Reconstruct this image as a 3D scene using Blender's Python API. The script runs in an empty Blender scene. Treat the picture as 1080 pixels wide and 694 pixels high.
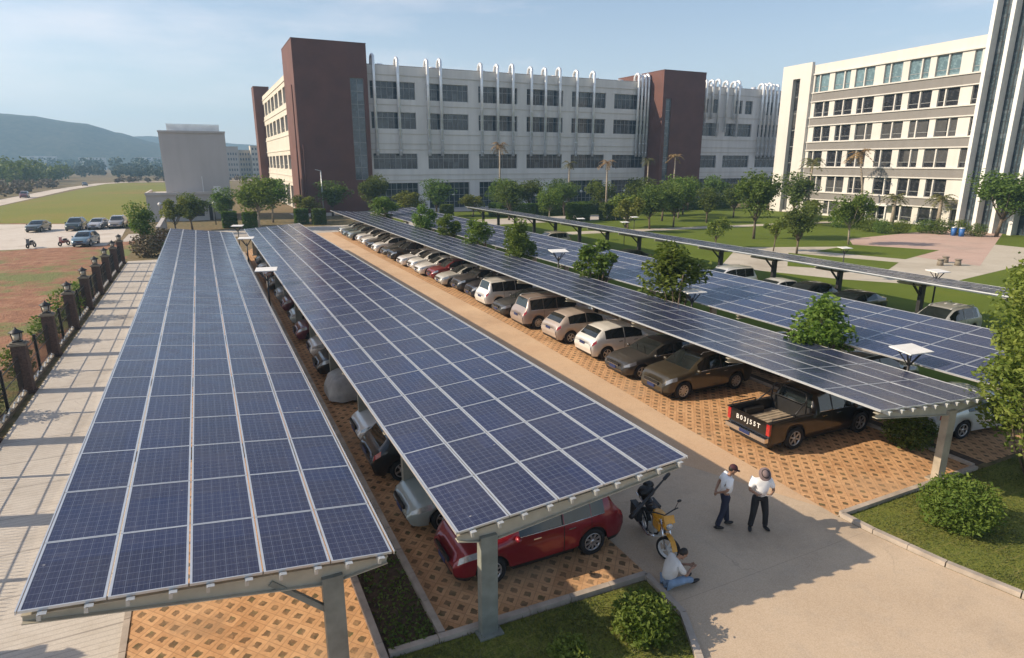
import bpy, bmesh, math, random
from mathutils import Vector, Matrix
R = math.radians
rnd = random.Random(7)
scene = bpy.context.scene
COL = scene.collection

# ------------------------------------------------------------------ helpers
class MB:
    """collects faces (with material slots and UVs) for ONE mesh"""
    def __init__(s): s.v=[]; s.f=[]; s.m=[]; s.uv=[]; s.sm=[]
    def face(s, pts, mi=0, uv=None, smooth=False):
        b=len(s.v); s.v+= [tuple(p) for p in pts]; s.f.append(tuple(range(b,b+len(pts)))); s.m.append(mi); s.uv.append(uv); s.sm.append(smooth)
    def faces_idx(s, verts, faces, mi=0, smooth=False):
        b=len(s.v); s.v+=[tuple(p) for p in verts]
        for f in faces: s.f.append(tuple(b+i for i in f)); s.m.append(mi); s.uv.append(None); s.sm.append(smooth)
    def box(s, c, d, mi=0, rz=0, M=None):
        hx,hy,hz=d[0]/2,d[1]/2,d[2]/2
        P=[Vector((x*hx,y*hy,z*hz)) for x in(-1,1) for y in(-1,1) for z in(-1,1)]
        if rz: 
            Rm=Matrix.Rotation(rz,3,'Z'); P=[Rm@p for p in P]
        if M is not None: P=[M@p for p in P]
        c=Vector(c); P=[p+c for p in P]
        s.faces_idx(P,[(0,1,3,2),(4,6,7,5),(0,4,5,1),(2,3,7,6),(0,2,6,4),(1,5,7,3)],mi)
    def bar(s, a, b, w, h, mi=0, upv=(0,0,1)):
        a=Vector(a);b=Vector(b);d=(b-a);L=d.length; d.normalize()
        u=Vector(upv); sx=d.cross(u)
        if sx.length<1e-4: sx=d.cross(Vector((1,0,0)))
        sx.normalize(); uz=sx.cross(d)
        P=[]
        for e in (a,b):
            for i,j in((-1,-1),(1,-1),(1,1),(-1,1)): P.append(e+sx*(i*w/2)+uz*(j*h/2))
        s.faces_idx(P,[(3,2,1,0),(4,5,6,7),(0,1,5,4),(1,2,6,5),(2,3,7,6),(3,0,4,7)],mi)
    def tube(s, pts, rad, n=8, mi=0, cap=True, smooth=True):
        pts=[Vector(p) for p in pts]
        if not isinstance(rad,(list,tuple)): rad=[rad]*len(pts)
        V=[];F=[]
        prev=None
        for i,p in enumerate(pts):
            d=(pts[min(i+1,len(pts)-1)]-pts[max(i-1,0)]).normalized()
            if prev is None:
                a=Vector((0,0,1)) if abs(d.z)<.9 else Vector((1,0,0))
                x=d.cross(a).normalized()
            else: x=(prev-d*prev.dot(d)).normalized()
            prev=x; y=d.cross(x)
            for k in range(n):
                t=2*math.pi*k/n; V.append(p+x*(math.cos(t)*rad[i])+y*(math.sin(t)*rad[i]))
        for i in range(len(pts)-1):
            for k in range(n):
                a=i*n+k;b=i*n+(k+1)%n; F.append((a,b,b+n,a+n))
        s.faces_idx(V,F,mi,smooth)
        if cap:
            b=len(s.v)-len(V)
            s.f.append(tuple(b+k for k in reversed(range(n)))); s.m.append(mi); s.uv.append(None); s.sm.append(False)
            o=b+(len(pts)-1)*n
            s.f.append(tuple(o+k for k in range(n))); s.m.append(mi); s.uv.append(None); s.sm.append(False)
    def cyl(s,c,r,h,n=16,mi=0,r2=None):
        s.tube([c,(c[0],c[1],c[2]+h)],[r,r if r2 is None else r2],n,mi)
    def ball(s,c,r,mi=0,n=10,M=None):
        c=Vector(c); rx,ry,rz=(r,r,r) if not isinstance(r,(tuple,list)) else r
        V=[];F=[];m=n//2+1
        for i in range(m+1):
            ph=math.pi*i/m
            for k in range(n):
                t=2*math.pi*k/n; p=Vector((rx*math.sin(ph)*math.cos(t),ry*math.sin(ph)*math.sin(t),rz*math.cos(ph)))
                if M is not None: p=M@p
                V.append(c+p)
        for i in range(m):
            for k in range(n): 
                a=i*n+k;b=i*n+(k+1)%n; F.append((a,a+n,b+n,b))
        s.faces_idx(V,F,mi,True)
    def lathe(s, prof, axis='y', n=24, mi=0, c=(0,0,0), smooth=True):
        V=[];F=[];c=Vector(c)
        for (r,h) in prof:
            for k in range(n):
                t=2*math.pi*k/n
                if axis=='y': V.append(c+Vector((r*math.cos(t),h,r*math.sin(t))))
                else: V.append(c+Vector((r*math.cos(t),r*math.sin(t),h)))
        for i in range(len(prof)-1):
            for k in range(n):
                a=i*n+k;b=i*n+(k+1)%n
                F.append((a,b,b+n,a+n) if axis=='z' else (a,a+n,b+n,b))
        s.faces_idx(V,F,mi,smooth)
    def mesh(s,name,mats):
        me=bpy.data.meshes.new(name); me.from_pydata(s.v,[],s.f)
        for m in mats: me.materials.append(m)
        if mats: me.polygons.foreach_set('material_index',s.m)
        me.polygons.foreach_set('use_smooth',s.sm)
        if any(u is not None for u in s.uv):
            ul=me.uv_layers.new(name='UVMap'); i=0
            for f,u in zip(s.f,s.uv):
                for k in range(len(f)):
                    if u is not None: ul.data[i].uv=u[k]
                    i+=1
        me.update(); return me
    def build(s,name,mats,parent=None):
        if not isinstance(mats,(list,tuple)): mats=[mats]
        return link(name,s.mesh(name,mats),parent)

def link(name,me,parent=None):
    o=bpy.data.objects.new(name,me); COL.objects.link(o)
    if parent is not None: o.parent=parent
    return o
def tag(o,label=None,cat=None,group=None,kind=None):
    if label: o['label']=label
    if cat: o['category']=cat
    if group: o['group']=group
    if kind: o['kind']=kind
    return o
def thing(name,label,cat,loc=(0,0,0),rz=0,group=None):
    o=bpy.data.objects.new(name,None); COL.objects.link(o); o.location=loc; o.rotation_euler=(0,0,rz)
    o.empty_display_size=.2
    return tag(o,label,cat,group)
def copy_tree(o,parent=None,first=True):
    c=o.copy(); COL.objects.link(c)
    if parent is not None: c.parent=parent
    for ch in list(o.children): copy_tree(ch,c)
    return c

# ------------------------------------------------------------------ materials
def newmat(name):
    m=bpy.data.materials.new(name); m.use_nodes=True; nt=m.node_tree
    b=nt.nodes['Principled BSDF']; return m,nt,b
def nd(nt,t,**kw):
    n=nt.nodes.new(t)
    for k,v in kw.items(): setattr(n,k,v)
    return n
def ramp(nt,stops,fac):
    r=nd(nt,'ShaderNodeValToRGB'); e=r.color_ramp.elements
    while len(e)<len(stops): e.new(.5)
    for i,(p,c) in enumerate(stops): e[i].position=p; e[i].color=(*c,1)
    nt.links.new(fac,r.inputs[0]); return r.outputs[0]
def noise(nt,scale,detail=4,vec=None,rough=.55):
    n=nd(nt,'ShaderNodeTexNoise'); n.inputs['Scale'].default_value=scale; n.inputs['Detail'].default_value=detail; n.inputs['Roughness'].default_value=rough
    if vec is not None: nt.links.new(vec,n.inputs['Vector'])
    return n.outputs[0]
def pos(nt): return nd(nt,'ShaderNodeNewGeometry').outputs['Position']
def objc(nt): return nd(nt,'ShaderNodeTexCoord').outputs['Object']
def mix(nt,fac,a,b,mode='MIX'):
    m=nd(nt,'ShaderNodeMix',data_type='RGBA',blend_type=mode)
    for s,v in ((0,fac),(6,a),(7,b)):
        if isinstance(v,(int,float)): m.inputs[s].default_value=v
        elif isinstance(v,tuple): m.inputs[s].default_value=(*v,1)
        else: nt.links.new(v,m.inputs[s])
    return m.outputs[2]
def mth(nt,op,a,b=None):
    m=nd(nt,'ShaderNodeMath',operation=op)
    for i,v in enumerate((a,b)):
        if v is None: continue
        if isinstance(v,(int,float)): m.inputs[i].default_value=v
        else: nt.links.new(v,m.inputs[i])
    return m.outputs[0]
def bump(nt,b,h,strength=.3,dist=.02):
    n=nd(nt,'ShaderNodeBump'); n.inputs['Strength'].default_value=strength; n.inputs['Distance'].default_value=dist
    nt.links.new(h,n.inputs['Height']); nt.links.new(n.outputs[0],b.inputs['Normal'])
def plain(name,col,rough=.5,metal=0,var=.12,scale=6,coat=0,spec=.5,bmp=0,world=False):
    """solid colour broken up by noise: every surface gets a little dirt and wear"""
    m,nt,b=newmat(name)
    v=pos(nt) if world else objc(nt)
    n=noise(nt,scale,5,v)
    lo=tuple(c*(1-var) for c in col); hi=tuple(min(1,c*(1+var)) for c in col)
    nt.links.new(ramp(nt,[(.3,lo),(.7,hi)],n),b.inputs['Base Color'])
    b.inputs['Roughness'].default_value=rough; b.inputs['Metallic'].default_value=metal
    b.inputs['Coat Weight'].default_value=coat; b.inputs['Specular IOR Level'].default_value=spec
    if coat: b.inputs['Coat Roughness'].default_value=.02
    if bmp: bump(nt,b,n,bmp)
    return m
def paint(name,col,metal=.2,rough=.35):
    m=plain(name,col,rough,metal,.08,1.3,coat=.9); return m
def glassy(name,col,rough=.05,var=.35):
    m=plain(name,col,rough,0,var,1.1,coat=0,spec=.8); return m

M={}
M['alu']=plain('aluminium',(.62,.64,.66),.35,.6,.06,3)
M['galv']=plain('galvanised_steel',(.52,.54,.54),.42,.55,.15,4)
M['duct']=plain('duct_steel',(.74,.76,.78),.34,.5,.12,.7,world=True)
M['beam']=plain('cream_steel',(.42,.39,.31),.6,.0,.15,3,bmp=.1)
M['post']=plain('grey_green_steel',(.2,.215,.19),.55,0,.25,2.5,bmp=.1)
M['postc']=plain('tan_steel',(.36,.31,.24),.6,0,.22,2.5,bmp=.1)
M['dark']=plain('dark_metal',(.025,.025,.027),.5,.2,.3,6)
M['black']=plain('black_plastic',(.012,.012,.013),.5,0,.3,6)
M['rubber']=plain('rubber',(.014,.014,.014),.85,0,.35,9)
M['rim']=plain('alloy',(.5,.51,.53),.3,.8,.1,6)
M['chrome']=plain('chrome',(.7,.7,.72),.15,1,.05,6)
M['white']=plain('white_paint',(.72,.71,.68),.5,0,.07,2)
M['carglass']=glassy('car_glass',(.012,.016,.017))
M['lightglass']=plain('headlamp_glass',(.38,.4,.42),.08,.3,.2,20,coat=1)
M['tail']=plain('tail_lamp',(.35,.012,.012),.15,0,.3,20,coat=1)
M['plate']=plain('plate_blue',(.015,.028,.1),.5,0,.2,20)
M['soil']=plain('soil',(.075,.05,.032),.95,0,.45,7,bmp=.5,world=True)
M['kerb']=plain('kerb_stone',(.36,.31,.26),.85,0,.25,2.2,bmp=.3,world=True)
M['brown']=plain('brown_facade',(.11,.042,.03),.7,0,.18,.35,bmp=.05,world=True)
M['frame']=plain('window_frame',(.3,.31,.31),.5,.2,.1,3)
M['whitebar']=plain('white_bar',(.66,.66,.64),.5,0,.08,2)
M['bark']=plain('bark',(.13,.1,.07),.9,0,.4,9,bmp=.6)
M['palebark']=plain('pale_bark',(.27,.23,.18),.9,0,.3,5,bmp=.5)

def wall_mat(name,col,streak=.14):
    m,nt,b=newmat(name)
    p=pos(nt); mp=nd(nt,'ShaderNodeMapping'); mp.inputs['Scale'].default_value=(.8,.8,.08); nt.links.new(p,mp.inputs['Vector'])
    s=noise(nt,1.2,6,mp.outputs[0]); g=noise(nt,.18,4,p)
    c=ramp(nt,[(.32,tuple(x*(1-streak) for x in col)),(.62,tuple(min(1,x*1.04) for x in col))],s)
    c=mix(nt,.35,c,ramp(nt,[(.35,tuple(x*.8 for x in col)),(.65,col)],g))
    nt.links.new(c,b.inputs['Base Color']); b.inputs['Roughness'].default_value=.8
    bump(nt,b,noise(nt,6,4,p),.12)
    return m
M['greywall']=wall_mat('pale_render',(.7,.67,.63))
M['creamwall']=wall_mat('cream_render',(.56,.52,.45),.1)
M['officewall']=wall_mat('office_stone',(.58,.56,.525),.07)
M['greyband']=wall_mat('grey_band',(.2,.19,.18),.1)
M['podium']=wall_mat('podium_wall',(.47,.44,.42),.07)

def window_mat(name,base,alt,cell,rough=.05,frac=.3):
    """glass; some panes have a pale blind or a shelf behind them"""
    m,nt,b=newmat(name)
    uv=nd(nt,'ShaderNodeUVMap').outputs[0]
    sc=nd(nt,'ShaderNodeVectorMath',operation='DIVIDE'); sc.inputs[1].default_value=(cell[0],cell[1],1); nt.links.new(uv,sc.inputs[0])
    fl=nd(nt,'ShaderNodeVectorMath',operation='FLOOR'); nt.links.new(sc.outputs[0],fl.inputs[0])
    ad=nd(nt,'ShaderNodeVectorMath',operation='ADD'); nt.links.new(fl.outputs[0],ad.inputs[0])
    sn=nd(nt,'ShaderNodeVectorMath',operation='SNAP'); sn.inputs[1].default_value=(9,9,3); nt.links.new(pos(nt),sn.inputs[0]); nt.links.new(sn.outputs[0],ad.inputs[1])
    wn=nd(nt,'ShaderNodeTexWhiteNoise',noise_dimensions='3D'); nt.links.new(ad.outputs[0],wn.inputs['Vector'])
    c=ramp(nt,[(0,base),(1-frac,tuple(x*1.5 for x in base)),(1-frac*.7,alt),(1,tuple(x*1.3 for x in alt))],wn.outputs[0])
    nz=noise(nt,2.2,5,uv,.7)
    c=mix(nt,ramp(nt,[(.5,(0,0,0)),(.72,(.55,.55,.55))],nz),c,tuple(min(1,x*2.5) for x in alt))
    nt.links.new(c,b.inputs['Base Color']); b.inputs['Roughness'].default_value=rough; b.inputs['Specular IOR Level'].default_value=.6
    return m
M['winf']=window_mat('factory_glass',(.012,.018,.025),(.05,.06,.065),(1.07,1.5),.12)
M['wing']=window_mat('ground_glass',(.012,.022,.026),(.035,.05,.055),(.9,1.3),.12)
M['wino']=window_mat('office_glass',(.014,.015,.018),(.06,.06,.06),(1.5,3),.06,.25)
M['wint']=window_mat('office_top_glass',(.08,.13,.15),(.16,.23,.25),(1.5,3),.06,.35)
M['winfin']=window_mat('tower_glass',(.03,.045,.055),(.08,.1,.115),(1.2,1.4),.04,.3)

def panel_mat():
    m,nt,b=newmat('solar_cells')
    uv=nd(nt,'ShaderNodeUVMap').outputs[0]
    sp=nd(nt,'ShaderNodeSeparateXYZ'); nt.links.new(uv,sp.inputs[0])
    def grid(out,cell,w):
        f=mth(nt,'FRACT',mth(nt,'DIVIDE',out,cell)); return mth(nt,'LESS_THAN',mth(nt,'ABSOLUTE',mth(nt,'SUBTRACT',f,.5)),.5-w)   # 1 inside the cell
    ins=mth(nt,'MULTIPLY',grid(sp.outputs[0],1/6,.02),grid(sp.outputs[1],1/10,.02))
    bus=mth(nt,'LESS_THAN',mth(nt,'ABSOLUTE',mth(nt,'SUBTRACT',mth(nt,'FRACT',mth(nt,'MULTIPLY',sp.outputs[0],18.)),.5)),.035)
    oi=nd(nt,'ShaderNodeObjectInfo')
    vo=nd(nt,'ShaderNodeTexVoronoi'); vo.inputs['Scale'].default_value=42; nt.links.new(pos(nt),vo.inputs['Vector'])
    cel=ramp(nt,[(0,(.009,.013,.044)),(.5,(.013,.02,.066)),(1,(.018,.029,.09))],vo.outputs['Color'])
    sn=nd(nt,'ShaderNodeVectorMath',operation='SNAP'); sn.inputs[1].default_value=(1.05,1.75,5); nt.links.new(pos(nt),sn.inputs[0])
    wn=nd(nt,'ShaderNodeTexWhiteNoise',noise_dimensions='3D'); nt.links.new(sn.outputs[0],wn.inputs['Vector'])
    cel=mix(nt,.45,cel,ramp(nt,[(0,(.009,.013,.04)),(.5,(.013,.017,.058)),(1,(.01,.022,.085))],wn.outputs[0]))
    cel=mix(nt,mth(nt,'MULTIPLY',bus,.2),cel,(.3,.32,.36))
    col=mix(nt,ins,(.13,.155,.22),cel)
    dust=noise(nt,1.3,6,pos(nt))
    mpd=nd(nt,'ShaderNodeMapping'); mpd.inputs['Scale'].default_value=(.9,7,1); nt.links.new(pos(nt),mpd.inputs['Vector'])
    strk=noise(nt,1.6,5,mpd.outputs[0],.65); spot=noise(nt,5.5,2,pos(nt))
    col=mix(nt,ramp(nt,[(.35,(.02,.02,.02)),(.75,(.08,.08,.08))],dust),col,(.3,.27,.23))
    col=mix(nt,ramp(nt,[(.55,(0,0,0)),(.78,(.1,.1,.1))],strk),col,(.33,.3,.26))
    col=mix(nt,ramp(nt,[(.765,(0,0,0)),(.79,(.55,.55,.55))],spot),col,(.5,.49,.46))
    nt.links.new(col,b.inputs['Base Color'])
    b.inputs['Roughness'].default_value=.16; b.inputs['Specular IOR Level'].default_value=.36
    nt.links.new(ramp(nt,[(.3,(.16,.16,.16)),(.7,(.32,.32,.32))],dust),b.inputs['Roughness'])
    return m
M['cells']=panel_mat()

def paver_mat(name,c1,c2,pitch=.33):
    m,nt,b=newmat(name)
    p=pos(nt); sp=nd(nt,'ShaderNodeSeparateXYZ'); nt.links.new(p,sp.inputs[0])
    X,Y=sp.outputs[0],sp.outputs[1]
    a=mth(nt,'DIVIDE',mth(nt,'ADD',X,mth(nt,'MULTIPLY',Y,.86)),pitch*1.25); c=mth(nt,'DIVIDE',mth(nt,'SUBTRACT',X,mth(nt,'MULTIPLY',Y,.86)),pitch*1.25)
    da=mth(nt,'ABSOLUTE',mth(nt,'SUBTRACT',mth(nt,'FRACT',a),.5)); dc=mth(nt,'ABSOLUTE',mth(nt,'SUBTRACT',mth(nt,'FRACT',c),.5))
    wob=mth(nt,'MULTIPLY',mth(nt,'SUBTRACT',noise(nt,7,3,p),.42),.3)
    d=mth(nt,'ADD',mth(nt,'MAXIMUM',da,dc),wob)
    hole=mth(nt,'MULTIPLY',mth(nt,'LESS_THAN',d,.25),ramp(nt,[(.3,(.55,.55,.55)),(.6,(1,1,1))],noise(nt,3,3,p)))
    edge=mth(nt,'GREATER_THAN',mth(nt,'MAXIMUM',da,dc),.478)
    n1=noise(nt,.7,5,p); n2=noise(nt,14,4,p)
    tile=nd(nt,'ShaderNodeTexWhiteNoise',noise_dimensions='3D')
    cb=nd(nt,'ShaderNodeCombineXYZ'); nt.links.new(mth(nt,'FLOOR',a),cb.inputs[0]); nt.links.new(mth(nt,'FLOOR',c),cb.inputs[1]); nt.links.new(cb.outputs[0],tile.inputs['Vector'])
    col=ramp(nt,[(.3,c1),(.7,c2)],n1)
    col=mix(nt,.5,col,ramp(nt,[(0,tuple(x*.75 for x in c1)),(1,tuple(min(1,x*1.2) for x in c2))],tile.outputs[0]))
    col=mix(nt,.3,col,ramp(nt,[(.35,tuple(x*.7 for x in c1)),(.65,c2)],n2))
    col=mix(nt,mth(nt,'MULTIPLY',edge,.5),col,(.14,.08,.04))
    soil=ramp(nt,[(.35,(.17,.095,.045)),(.55,(.11,.075,.034)),(.7,(.1,.1,.035))],noise(nt,5,5,p))
    col=mix(nt,hole,col,soil)
    oil=noise(nt,.55,5,p,.7); col=mix(nt,ramp(nt,[(.56,(0,0,0)),(.68,(.5,.5,.5))],oil),col,(.16,.1,.055))
    dst=noise(nt,.28,4,p); col=mix(nt,ramp(nt,[(.5,(0,0,0)),(.7,(.45,.45,.45))],dst),col,(.52,.36,.22))
    nt.links.new(col,b.inputs['Base Color']); b.inputs['Roughness'].default_value=.9
    h=mth(nt,'ADD',mth(nt,'SUBTRACT',1,hole),mth(nt,'MULTIPLY',n2,.12))
    bump(nt,b,h,.8,.05)
    return m
M['paver']=paver_mat('grass_paver',(.47,.245,.105),(.58,.35,.18))

def concrete(name,c1,c2,stain,lines=None,lc=None):
    m,nt,b=newmat(name); p=pos(nt)
    n1=noise(nt,.35,7,p,.6); n2=noise(nt,2.2,6,p,.65); n3=noise(nt,40,3,p)
    c=ramp(nt,[(.3,c1),(.7,c2)],n1)
    c=mix(nt,ramp(nt,[(.5,(0,0,0)),(.8,(.55,.55,.55))],n2),c,stain)
    c=mix(nt,.16,c,ramp(nt,[(.3,(.1,.1,.1)),(.7,(.8,.75,.7))],n3))
    n4=noise(nt,.16,5,p,.7); c=mix(nt,ramp(nt,[(.52,(0,0,0)),(.66,(.4,.4,.4))],n4),c,tuple(x*.66 for x in stain))
    vo=nd(nt,'ShaderNodeTexVoronoi',feature='DISTANCE_TO_EDGE'); vo.inputs['Scale'].default_value=.22
    wp=nd(nt,'ShaderNodeVectorMath',operation='ADD'); nn=nd(nt,'ShaderNodeTexNoise'); nn.inputs['Scale'].default_value=1.4; nn.inputs['Detail'].default_value=5
    nt.links.new(p,nn.inputs['Vector']); nt.links.new(p,wp.inputs[0]); nt.links.new(nn.outputs['Color'],wp.inputs[1]); nt.links.new(wp.outputs[0],vo.inputs['Vector'])
    cr=mth(nt,'MULTIPLY',mth(nt,'LESS_THAN',vo.outputs['Distance'],.0035),ramp(nt,[(.5,(0,0,0)),(.65,(.22,.22,.22))],n1))
    c=mix(nt,cr,c,tuple(x*.4 for x in stain))
    if lines:
        sp=nd(nt,'ShaderNodeSeparateXYZ'); nt.links.new(p,sp.inputs[0]); acc=None
        for ax,period,off,w,amt in lines:
            f=mth(nt,'FRACT',mth(nt,'DIVIDE',mth(nt,'ADD',sp.outputs[ax],off+1000*period),period))
            l=mth(nt,'MULTIPLY',mth(nt,'LESS_THAN',f,w/period),amt)
            acc=l if acc is None else mth(nt,'MAXIMUM',acc,l)
        acc=mth(nt,'MULTIPLY',acc,mth(nt,'ADD',.45,n2))
        c=mix(nt,acc,c,lc)
    nt.links.new(c,b.inputs['Base Color']); b.inputs['Roughness'].default_value=.88
    bump(nt,b,mth(nt,'ADD',n3,n2),.18,.01); return m
M['drive']=concrete('drive_concrete',(.44,.325,.21),(.53,.405,.275),(.36,.29,.215),[(1,5.,1.3,.012,.5)],(.2,.16,.12))
M['sand']=concrete('sandy_concrete',(.5,.31,.165),(.58,.4,.235),(.42,.29,.18))
M['path']=concrete('stamped_concrete',(.47,.43,.375),(.57,.525,.46),(.36,.3,.23),[(1,.16,0,.03,.35),(1,1.9,.2,.05,.7)],(.21,.19,.17))
M['apron']=concrete('lot_concrete',(.5,.44,.37),(.58,.53,.47),(.42,.34,.27))
M['farroad']=concrete('road_concrete',(.4,.36,.31),(.48,.44,.39),(.33,.29,.25))
M['dirtroad']=concrete('dirt_road',(.5,.43,.35),(.58,.51,.43),(.45,.34,.25))
M['plaza']=concrete('plaza_brick',(.42,.26,.2),(.5,.33,.26),(.45,.36,.3),[(0,1.2,0,.1,.4),(1,1.2,0,.1,.4)],(.5,.42,.36))
M['walk']=concrete('walk_paving',(.42,.37,.28),(.5,.45,.36),(.36,.3,.22))
M['trench']=plain('trench_grate',(.16,.13,.1),.8,.1,.3,12,world=True)

def grass_mat(name,stops,scale=.5,fine=30,sod=False):
    m,nt,b=newmat(name); p=pos(nt)
    n=noise(nt,scale,7,p,.62); f=noise(nt,fine,4,p)
    c=ramp(nt,stops,n)
    c=mix(nt,.55,c,ramp(nt,[(.3,tuple(x*.45 for x in stops[0][1])),(.7,tuple(x*1.35 for x in stops[-1][1]))],f))
    if sod:
        br=nd(nt,'ShaderNodeTexBrick'); br.inputs['Scale'].default_value=1; br.inputs['Mortar Size'].default_value=.022; br.inputs['Brick Width'].default_value=.62; br.inputs['Row Height'].default_value=.34; br.inputs['Mortar Smooth'].default_value=.5
        nt.links.new(p,br.inputs['Vector'])
        fac=mth(nt,'MULTIPLY',br.outputs['Fac'],ramp(nt,[(.35,(0,0,0)),(.7,(.4,.4,.4))],noise(nt,1.2,4,p)))
        c=mix(nt,fac,c,(.27,.21,.09))
    nt.links.new(c,b.inputs['Base Color']); b.inputs['Roughness'].default_value=.95; b.inputs['Specular IOR Level'].default_value=.15
    bump(nt,b,f,.6,.05); return m
M['lawn']=grass_mat('lawn_grass',[(.3,(.07,.11,.012)),(.55,(.1,.15,.016)),(.75,(.15,.18,.025))],.25)
M['sod']=grass_mat('sod_grass',[(.3,(.085,.125,.02)),(.55,(.125,.16,.028)),(.75,(.19,.175,.045))],.8,26,True)
M['field']=grass_mat('field_grass',[(.3,(.085,.19,.01)),(.5,(.135,.22,.012)),(.62,(.19,.2,.03)),(.75,(.3,.17,.075))],.03,5)
M['ground']=grass_mat('rough_ground',[(.3,(.09,.11,.04)),(.5,(.16,.14,.07)),(.7,(.24,.16,.1))],.02,2)
def earth():
    m,nt,b=newmat('red_earth'); p=pos(nt)
    n=noise(nt,.09,7,p,.65); n2=noise(nt,.8,6,p,.7); n3=noise(nt,8,4,p)
    red=ramp(nt,[(.3,(.17,.075,.042)),(.5,(.28,.13,.07)),(.7,(.37,.22,.13))],n2)
    gr=ramp(nt,[(.3,(.09,.12,.03)),(.7,(.2,.2,.06))],n3)
    f=ramp(nt,[(.47,(0,0,0)),(.56,(1,1,1))],mth(nt,'ADD',n,mth(nt,'MULTIPLY',mth(nt,'SUBTRACT',n2,.5),.3)))
    nt.links.new(mix(nt,f,red,gr),b.inputs['Base Color']); b.inputs['Roughness'].default_value=.95
    bump(nt,b,mth(nt,'ADD',n2,mth(nt,'MULTIPLY',n3,.4)),.9,.25); return m
M['earth']=earth()

def leaf_mat(name,c1,c2,c3,trans=.3):
    m,nt,b=newmat(name)
    g=nd(nt,'ShaderNodeNewGeometry'); oi=nd(nt,'ShaderNodeObjectInfo')
    c=ramp(nt,[(0,c1),(.5,c2),(1,c3)],g.outputs['Random Per Island'])
    cl=noise(nt,1.1,3,g.outputs['Position'])
    c=mix(nt,.5,c,ramp(nt,[(.35,c1),(.65,c3)],cl))
    hs=nd(nt,'ShaderNodeHueSaturation'); nt.links.new(c,hs.inputs['Color'])
    nt.links.new(mth(nt,'ADD',.48,mth(nt,'MULTIPLY',oi.outputs['Random'],.035)),hs.inputs['Hue'])
    nt.links.new(mth(nt,'ADD',.8,mth(nt,'MULTIPLY',oi.outputs['Random'],.4)),hs.inputs['Value'])
    c=hs.outputs[0]
    nt.links.new(c,b.inputs['Base Color']); b.inputs['Roughness'].default_value=.6; b.inputs['Specular IOR Level'].default_value=.25
    tr=nd(nt,'ShaderNodeBsdfTranslucent'); nt.links.new(mix(nt,1,c,(1,1.0,.55),'MULTIPLY'),tr.inputs['Color'])
    ms=nd(nt,'ShaderNodeMixShader'); ms.inputs[0].default_value=trans
    out=nt.nodes['Material Output']
    nt.links.new(b.outputs[0],ms.inputs[1]); nt.links.new(tr.outputs[0],ms.inputs[2]); nt.links.new(ms.outputs[0],out.inputs['Surface'])
    return m
M['leaf']=leaf_mat('green_leaf',(.065,.125,.016),(.115,.19,.03),(.19,.26,.055),.42)
M['leafdark']=leaf_mat('dark_leaf',(.06,.105,.02),(.1,.16,.03),(.15,.21,.05),.38)
M['leafyel']=leaf_mat('yellow_green_leaf',(.085,.125,.02),(.15,.19,.032),(.23,.25,.055),.4)
M['leaffar']=leaf_mat('far_leaf',(.03,.05,.02),(.045,.07,.025),(.06,.085,.035),.1)
M['scrub']=leaf_mat('scrub_leaf',(.1,.07,.055),(.15,.105,.08),(.13,.12,.06),.1)
M['frond']=leaf_mat('palm_frond',(.06,.085,.02),(.1,.12,.03),(.2,.17,.07),.25)
M['dry']=leaf_mat('dry_frond',(.2,.12,.05),(.26,.17,.08),(.3,.22,.1),.2)
M['blade']=leaf_mat('grass_blade',(.05,.08,.016),(.085,.12,.026),(.17,.16,.055),.3)
M['trimmed']=leaf_mat('hedge_leaf',(.045,.09,.012),(.08,.14,.02),(.13,.19,.035),.25)

# ------------------------------------------------------------------ camera
cam=bpy.data.cameras.new('camera'); co=bpy.data.objects.new('camera',cam); COL.objects.link(co)
cam.sensor_width=36; cam.lens=663/1080*36; cam.clip_end=20000; cam.clip_start=.1
co.location=(0,0,9.0); co.rotation_euler=(R(90-14.867),0,R(-25.827)); scene.camera=co

# ------------------------------------------------------------------ sun, sky, haze
sd=Vector((-4.55,1.6,2.87)).normalized()       # towards the sun
sun=bpy.data.lights.new('sun','SUN'); so=bpy.data.objects.new('sun',sun); COL.objects.link(so)
sun.energy=4.4; sun.angle=R(.5); sun.color=(1,.83,.62)
so.rotation_euler=(-sd).to_track_quat('-Z','Y').to_euler()
w=bpy.data.worlds.new('World'); scene.world=w; w.use_nodes=True; nt=w.node_tree
sky=nd(nt,'ShaderNodeTexSky'); sky.sky_type='NISHITA'; sky.sun_disc=False
sky.sun_elevation=math.asin(sd.z); sky.sun_rotation=math.atan2(sd.x,sd.y)
sky.altitude=50; sky.air_density=1.0; sky.dust_density=1.0; sky.ozone_density=1.5
# thin high cloud, warm, spread across part of the sky
tc=nd(nt,'ShaderNodeTexCoord'); mp=nd(nt,'ShaderNodeMapping'); mp.inputs['Scale'].default_value=(1.2,1.2,5); nt.links.new(tc.outputs['Generated'],mp.inputs['Vector'])
cn=noise(nt,1.7,7,mp.outputs[0],.6)
cf=ramp(nt,[(.46,(0,0,0)),(.72,(.6,.6,.6))],cn)
skyc=mix(nt,cf,sky.outputs[0],(8.4,7.6,7.6))
sz=nd(nt,'ShaderNodeSeparateXYZ'); nt.links.new(tc.outputs['Generated'],sz.inputs[0])
hzf=mth(nt,'MULTIPLY',mth(nt,'POWER',2.718,mth(nt,'MULTIPLY',mth(nt,'MAXIMUM',sz.outputs[2],0),-7.5)),.75)
skyc=mix(nt,hzf,skyc,(7.2,7.3,7.4))
bg=nt.nodes['Background']; nt.links.new(skyc,bg.inputs['Color']); bg.inputs['Strength'].default_value=.097
scene.view_settings.view_transform='Standard'; scene.view_settings.look='None'; scene.view_settings.gamma=1; scene.view_settings.exposure=.68
scene.view_settings.use_curve_mapping=False
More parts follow.
